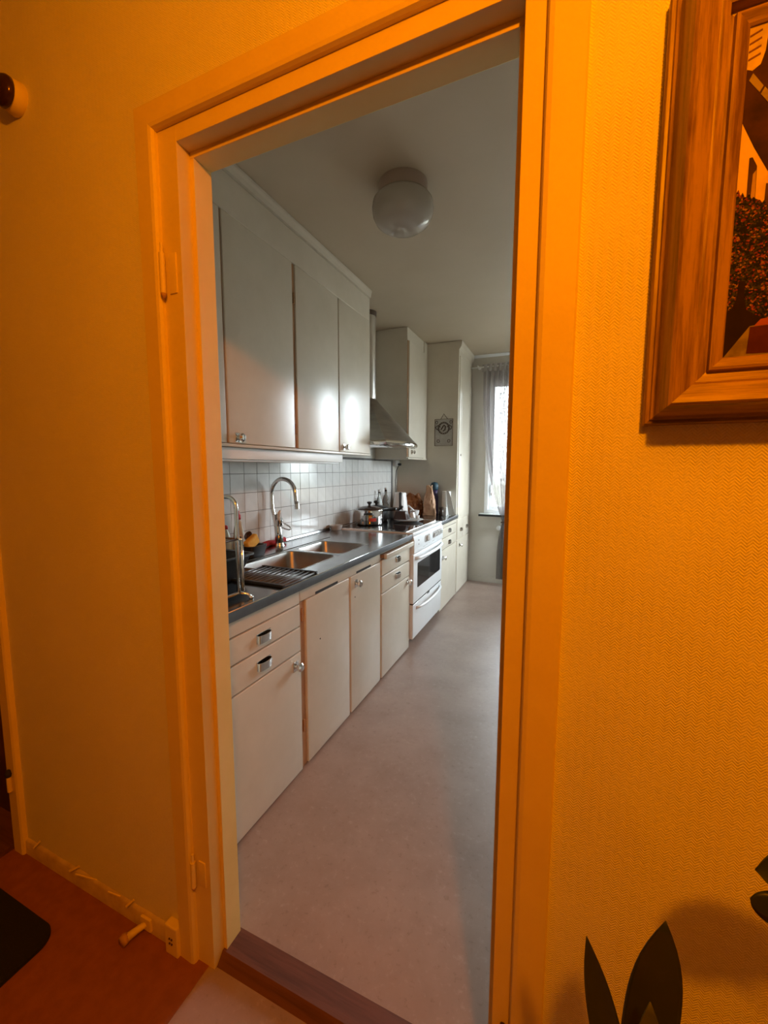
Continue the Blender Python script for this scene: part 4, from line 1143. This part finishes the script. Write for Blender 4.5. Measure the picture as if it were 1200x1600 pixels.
# paper bags
def bag(name, cx, cy, hx, hy, h, mat, seed, label, top=.45, amp=.5):
    bm = NB(); n = 72; R = 44; rings = []
    for j in range(R+1):
        t = j/R
        k = 1-(1-top)*max(0, (t-.25)/.75)**1.3+.10*math.sin(2.6*t+seed)
        if t > .86: k *= 1+.9*(t-.86)
        ring = []
        for i in range(n):
            a_ = 2*PI*i/n; ca, sa = math.cos(a_), math.sin(a_)
            x = hx*k*math.copysign(abs(ca)**.6, ca); y = hy*k*math.copysign(abs(sa)**.6, sa)
            v1 = noise.noise(Vector((ca*2.2+seed, sa*2.2, t*3.0)))
            v2 = abs(noise.noise(Vector((ca*5+t*2, sa*5+seed, t*7))))
            v3 = abs(noise.noise(Vector((ca*9-t*5, sa*9+seed, t*12))))
            pl_ = math.sin(9*a_+seed)*t*.35
            ro = 1+amp*(.45*v1-.55*v2-.30*v3+.25*pl_)*(.35+.65*t)
            ring.append(bm.verts.new((cx+x*ro+.018*t*math.sin(seed+1), cy+y*ro, WT+.001+h*t*(1+.07*math.sin(3*a_+seed)*t*t))))
        rings.append(ring)
    for p, q in zip(rings, rings[1:]):
        for i in range(n): bm.faces.new((p[i], p[(i+1) % n], q[(i+1) % n], q[i]))
    bm.faces.new(rings[0]); bm.faces.new(rings[-1])
    return tag(obj(name, bm, mat, None, True, (cx, cy, WT)), label, 'bag')
bag('paper_bag', -1.235, 4.02, .062, .050, .285, M['kraft'], 2.0, 'upright crumpled brown paper bag on the short worktop', amp=.75, top=.52)
bag('snack_bag', -1.445, 4.055, .115, .090, .205, M['orange_bag'], 7.0, 'slumped orange brown bag behind the white kettle', amp=.9, top=.5)
bt = thing('dark_bottle', (-1.175, 4.125, WT), 'dark purple bottle with a teal cap behind the paper bag', 'bottle')
bm = NB(); lathe(bm, [(.040, 0), (.042, .006), (.042, .17), (.036, .22), (.030, .25)], (-1.215, 4.125, WT+.0005), 'Z', 24); obj('body', bm, M['purple'], bt, True)
bm = NB(); lathe(bm, [(.034, .25), (.040, .27), (.040, .30), (.030, .325), (.001, .333)], (-1.215, 4.125, WT), 'Z', 24); obj('cap', bm, M['teal'], bt, True)
# glass tumbler and candle
bm = NB(); lathe(bm, [(.020, 0), (.024, .004), (.026, .085), (.023, .085), (.021, .008), (.001, .007)], (-1.105, 4.00, WT+.0005), 'Z', 24)
tag(obj('drinking_glass', bm, M['glassware'], None, True, (-1.105, 4.0, WT)), 'small brown glass beside the paper bag', 'glass')
bm = NB(); lathe(bm, [(.010, 0), (.010, .085), (.004, .088)], (-1.062, 4.02, WT+.0005), 'Z', 14)
tag(obj('candle', bm, M['paper'], None, 'auto', (-1.06, 4.02, WT)), 'short white candle between the brown glass and the paper roll', 'candle')
# paper towel roll with a loose sheet hanging to the counter front
pr = thing('paper_roll', (-1.06, 4.12, WT), 'white paper towel roll with a slanting loose sheet by the tall cupboard', 'paper')
bm = NB(); lathe(bm, [(.045, 0), (.046, .003), (.043, .238), (.042, .24), (.015, .24), (.015, .20)], (-1.085, 4.120, WT+.0005), 'Z', 32); obj('roll', bm, M['paper'], pr, 'auto')
bm = NB()
prism(bm, [(-1.072, WT+.252), (-1.052, WT+.256), (-1.03, WT+.20), (-.985, WT+.03), (-.978, WT+.003), (-1.045, WT+.002), (-1.066, WT+.14)], 4.064, 4.067, 'Y')
obj('loose_sheet', bm, M['paper'], pr)

# ------------------------------------------------------------------ curtain
cr = thing('curtain_rod', (-.9, 4.72, 2.43), 'thin white curtain rod above the kitchen window', 'rod')
YC = 4.705
bm = NB(); tube(bm, [(-.985, YC, 2.428), (.62, YC, 2.428)], .007, 10); obj('rod', bm, M['white_plastic'], cr, True)
for x in (-.915, .55):
    bm = NB(); tube(bm, [(x, YE, 2.45), (x, YC+.02, 2.45), (x, YC, 2.430)], .006, 8); lathe(bm, [(.018, 0), (.018, -.006)], (x, YE, 2.45), 'Y', 14); obj('bracket', bm, M['white_plastic'], cr, True)
def curtain_mesh(x0, x1, tie_x, tie_w, tie_z, z0, z1, folds, yc, depth):
    bm = NB(); NU, NV = 150, 60; uvl = bm.loops.layers.uv.new('UVMap'); rows = []
    for j in range(NV+1):
        v = j/NV; z = z1+(z0-z1)*v; tz = (z1-tie_z)/(z1-z0)
        if v < tz: s = (v/tz); k = s**2.6
        else: s = (v-tz)/(1-tz); k = 1-.62*(1-(1-min(1, s*1.6))**2)*1.0
        row = []
        for i in range(NU+1):
            u = i/NU
            xa = x0+(x1-x0)*u; xb_ = tie_x+tie_w*(u-.5)
            x = xa+(xb_-xa)*k if v < tz else tie_x+(u-.5)*(tie_w+(.16)*(1-k))
            amp = depth*(1-.45*k)
            y = yc+amp*math.sin(folds*2*PI*u+.8*math.sin(5*v+u*3))+.4*amp*math.sin(folds*4.7*PI*u+2)
            row.append((bm.verts.new((x, y, z)), u, v))
        rows.append(row)
    for p, q in zip(rows, rows[1:]):
        for i in range(NU):
            quad = (p[i], p[i+1], q[i+1], q[i])
            f_ = bm.faces.new([a_[0] for a_ in quad])
            for l, a_ in zip(f_.loops, quad): l[uvl].uv = (a_[1], a_[2])
    return bm
cu = thing('curtain', (-.55, YC, .06), 'sheer white lace curtain tied back at the left of the window', 'curtain')
o = obj('panel', curtain_mesh(-.850, -.20, -.575, .05, .735, .08, 2.385, 11, YC, .018), M['curtain'], cu, True)
bm = NB(); rows = []
for j, z in enumerate((2.455, 2.44, 2.415, 2.40, 2.375)):
    row = []
    for i in range(121):
        u = i/120; rr_ = (.006, .012, .012, .010, .012)[j]
        row.append(bm.verts.new((-.862+.67*u, YC-.010+rr_*math.sin(26*PI*u+j*.3), z)))
    rows.append(row)
for p, q in zip(rows, rows[1:]):
    for i in range(120): bm.faces.new((p[i], p[i+1], q[i+1], q[i]))
obj('heading', bm, M['curtain_head'], cu, True)
bm = NB(); tube(bm, [(-.575+.034*math.cos(t), YC+.030*math.sin(t), .735+.006*math.cos(t)) for t in [2*PI*i/20 for i in range(20)]], .008, 8, True); obj('tie_band', bm, M['wire'], cu, True)
# radiator valve
rv = thing('radiator_valve', (-.645, 4.80, .66), 'small white radiator thermostat knob below the window sill', 'valve')
bm = NB(); lathe(bm, [(.010, 0), (.022, -.006), (.026, -.02), (.026, -.045), (.018, -.052), (.001, -.053)], (-.645, 4.795, .655), 'Y', 20); obj('knob', bm, M['white_plastic'], rv, True)
bm = NB(); tube(bm, [(-.645, 4.79, .655), (-.645, YE, .655)], .009, 10); obj('pipe', bm, M['white'], rv, True)
rd = thing('radiator', (-.1, 4.77, .12), 'white panel radiator under the window', 'radiator')
bm = NB()
bm2 = box(NB(), -.52, .45, 4.775, 4.812, .13, .66, .008); obj('panel', bm2, M['white'], rd, 'auto')
for k in range(16): box(bm, -.50+.06*k, -.47+.06*k, 4.768, 4.776, .15, .64, .003)
obj('ribs', bm, M['white'], rd)
bm = NB(); tube(bm, [(-.645, 4.80, .655), (-.58, 4.80, .64), (-.52, 4.775, .62)], .008, 8); tube(bm, [(-.48, 4.78, .13), (-.48, 4.78, 0)], .008, 8); tube(bm, [(.40, 4.78, .13), (.40, 4.78, 0)], .008, 8); obj('pipe', bm, M['white'], rd, True)
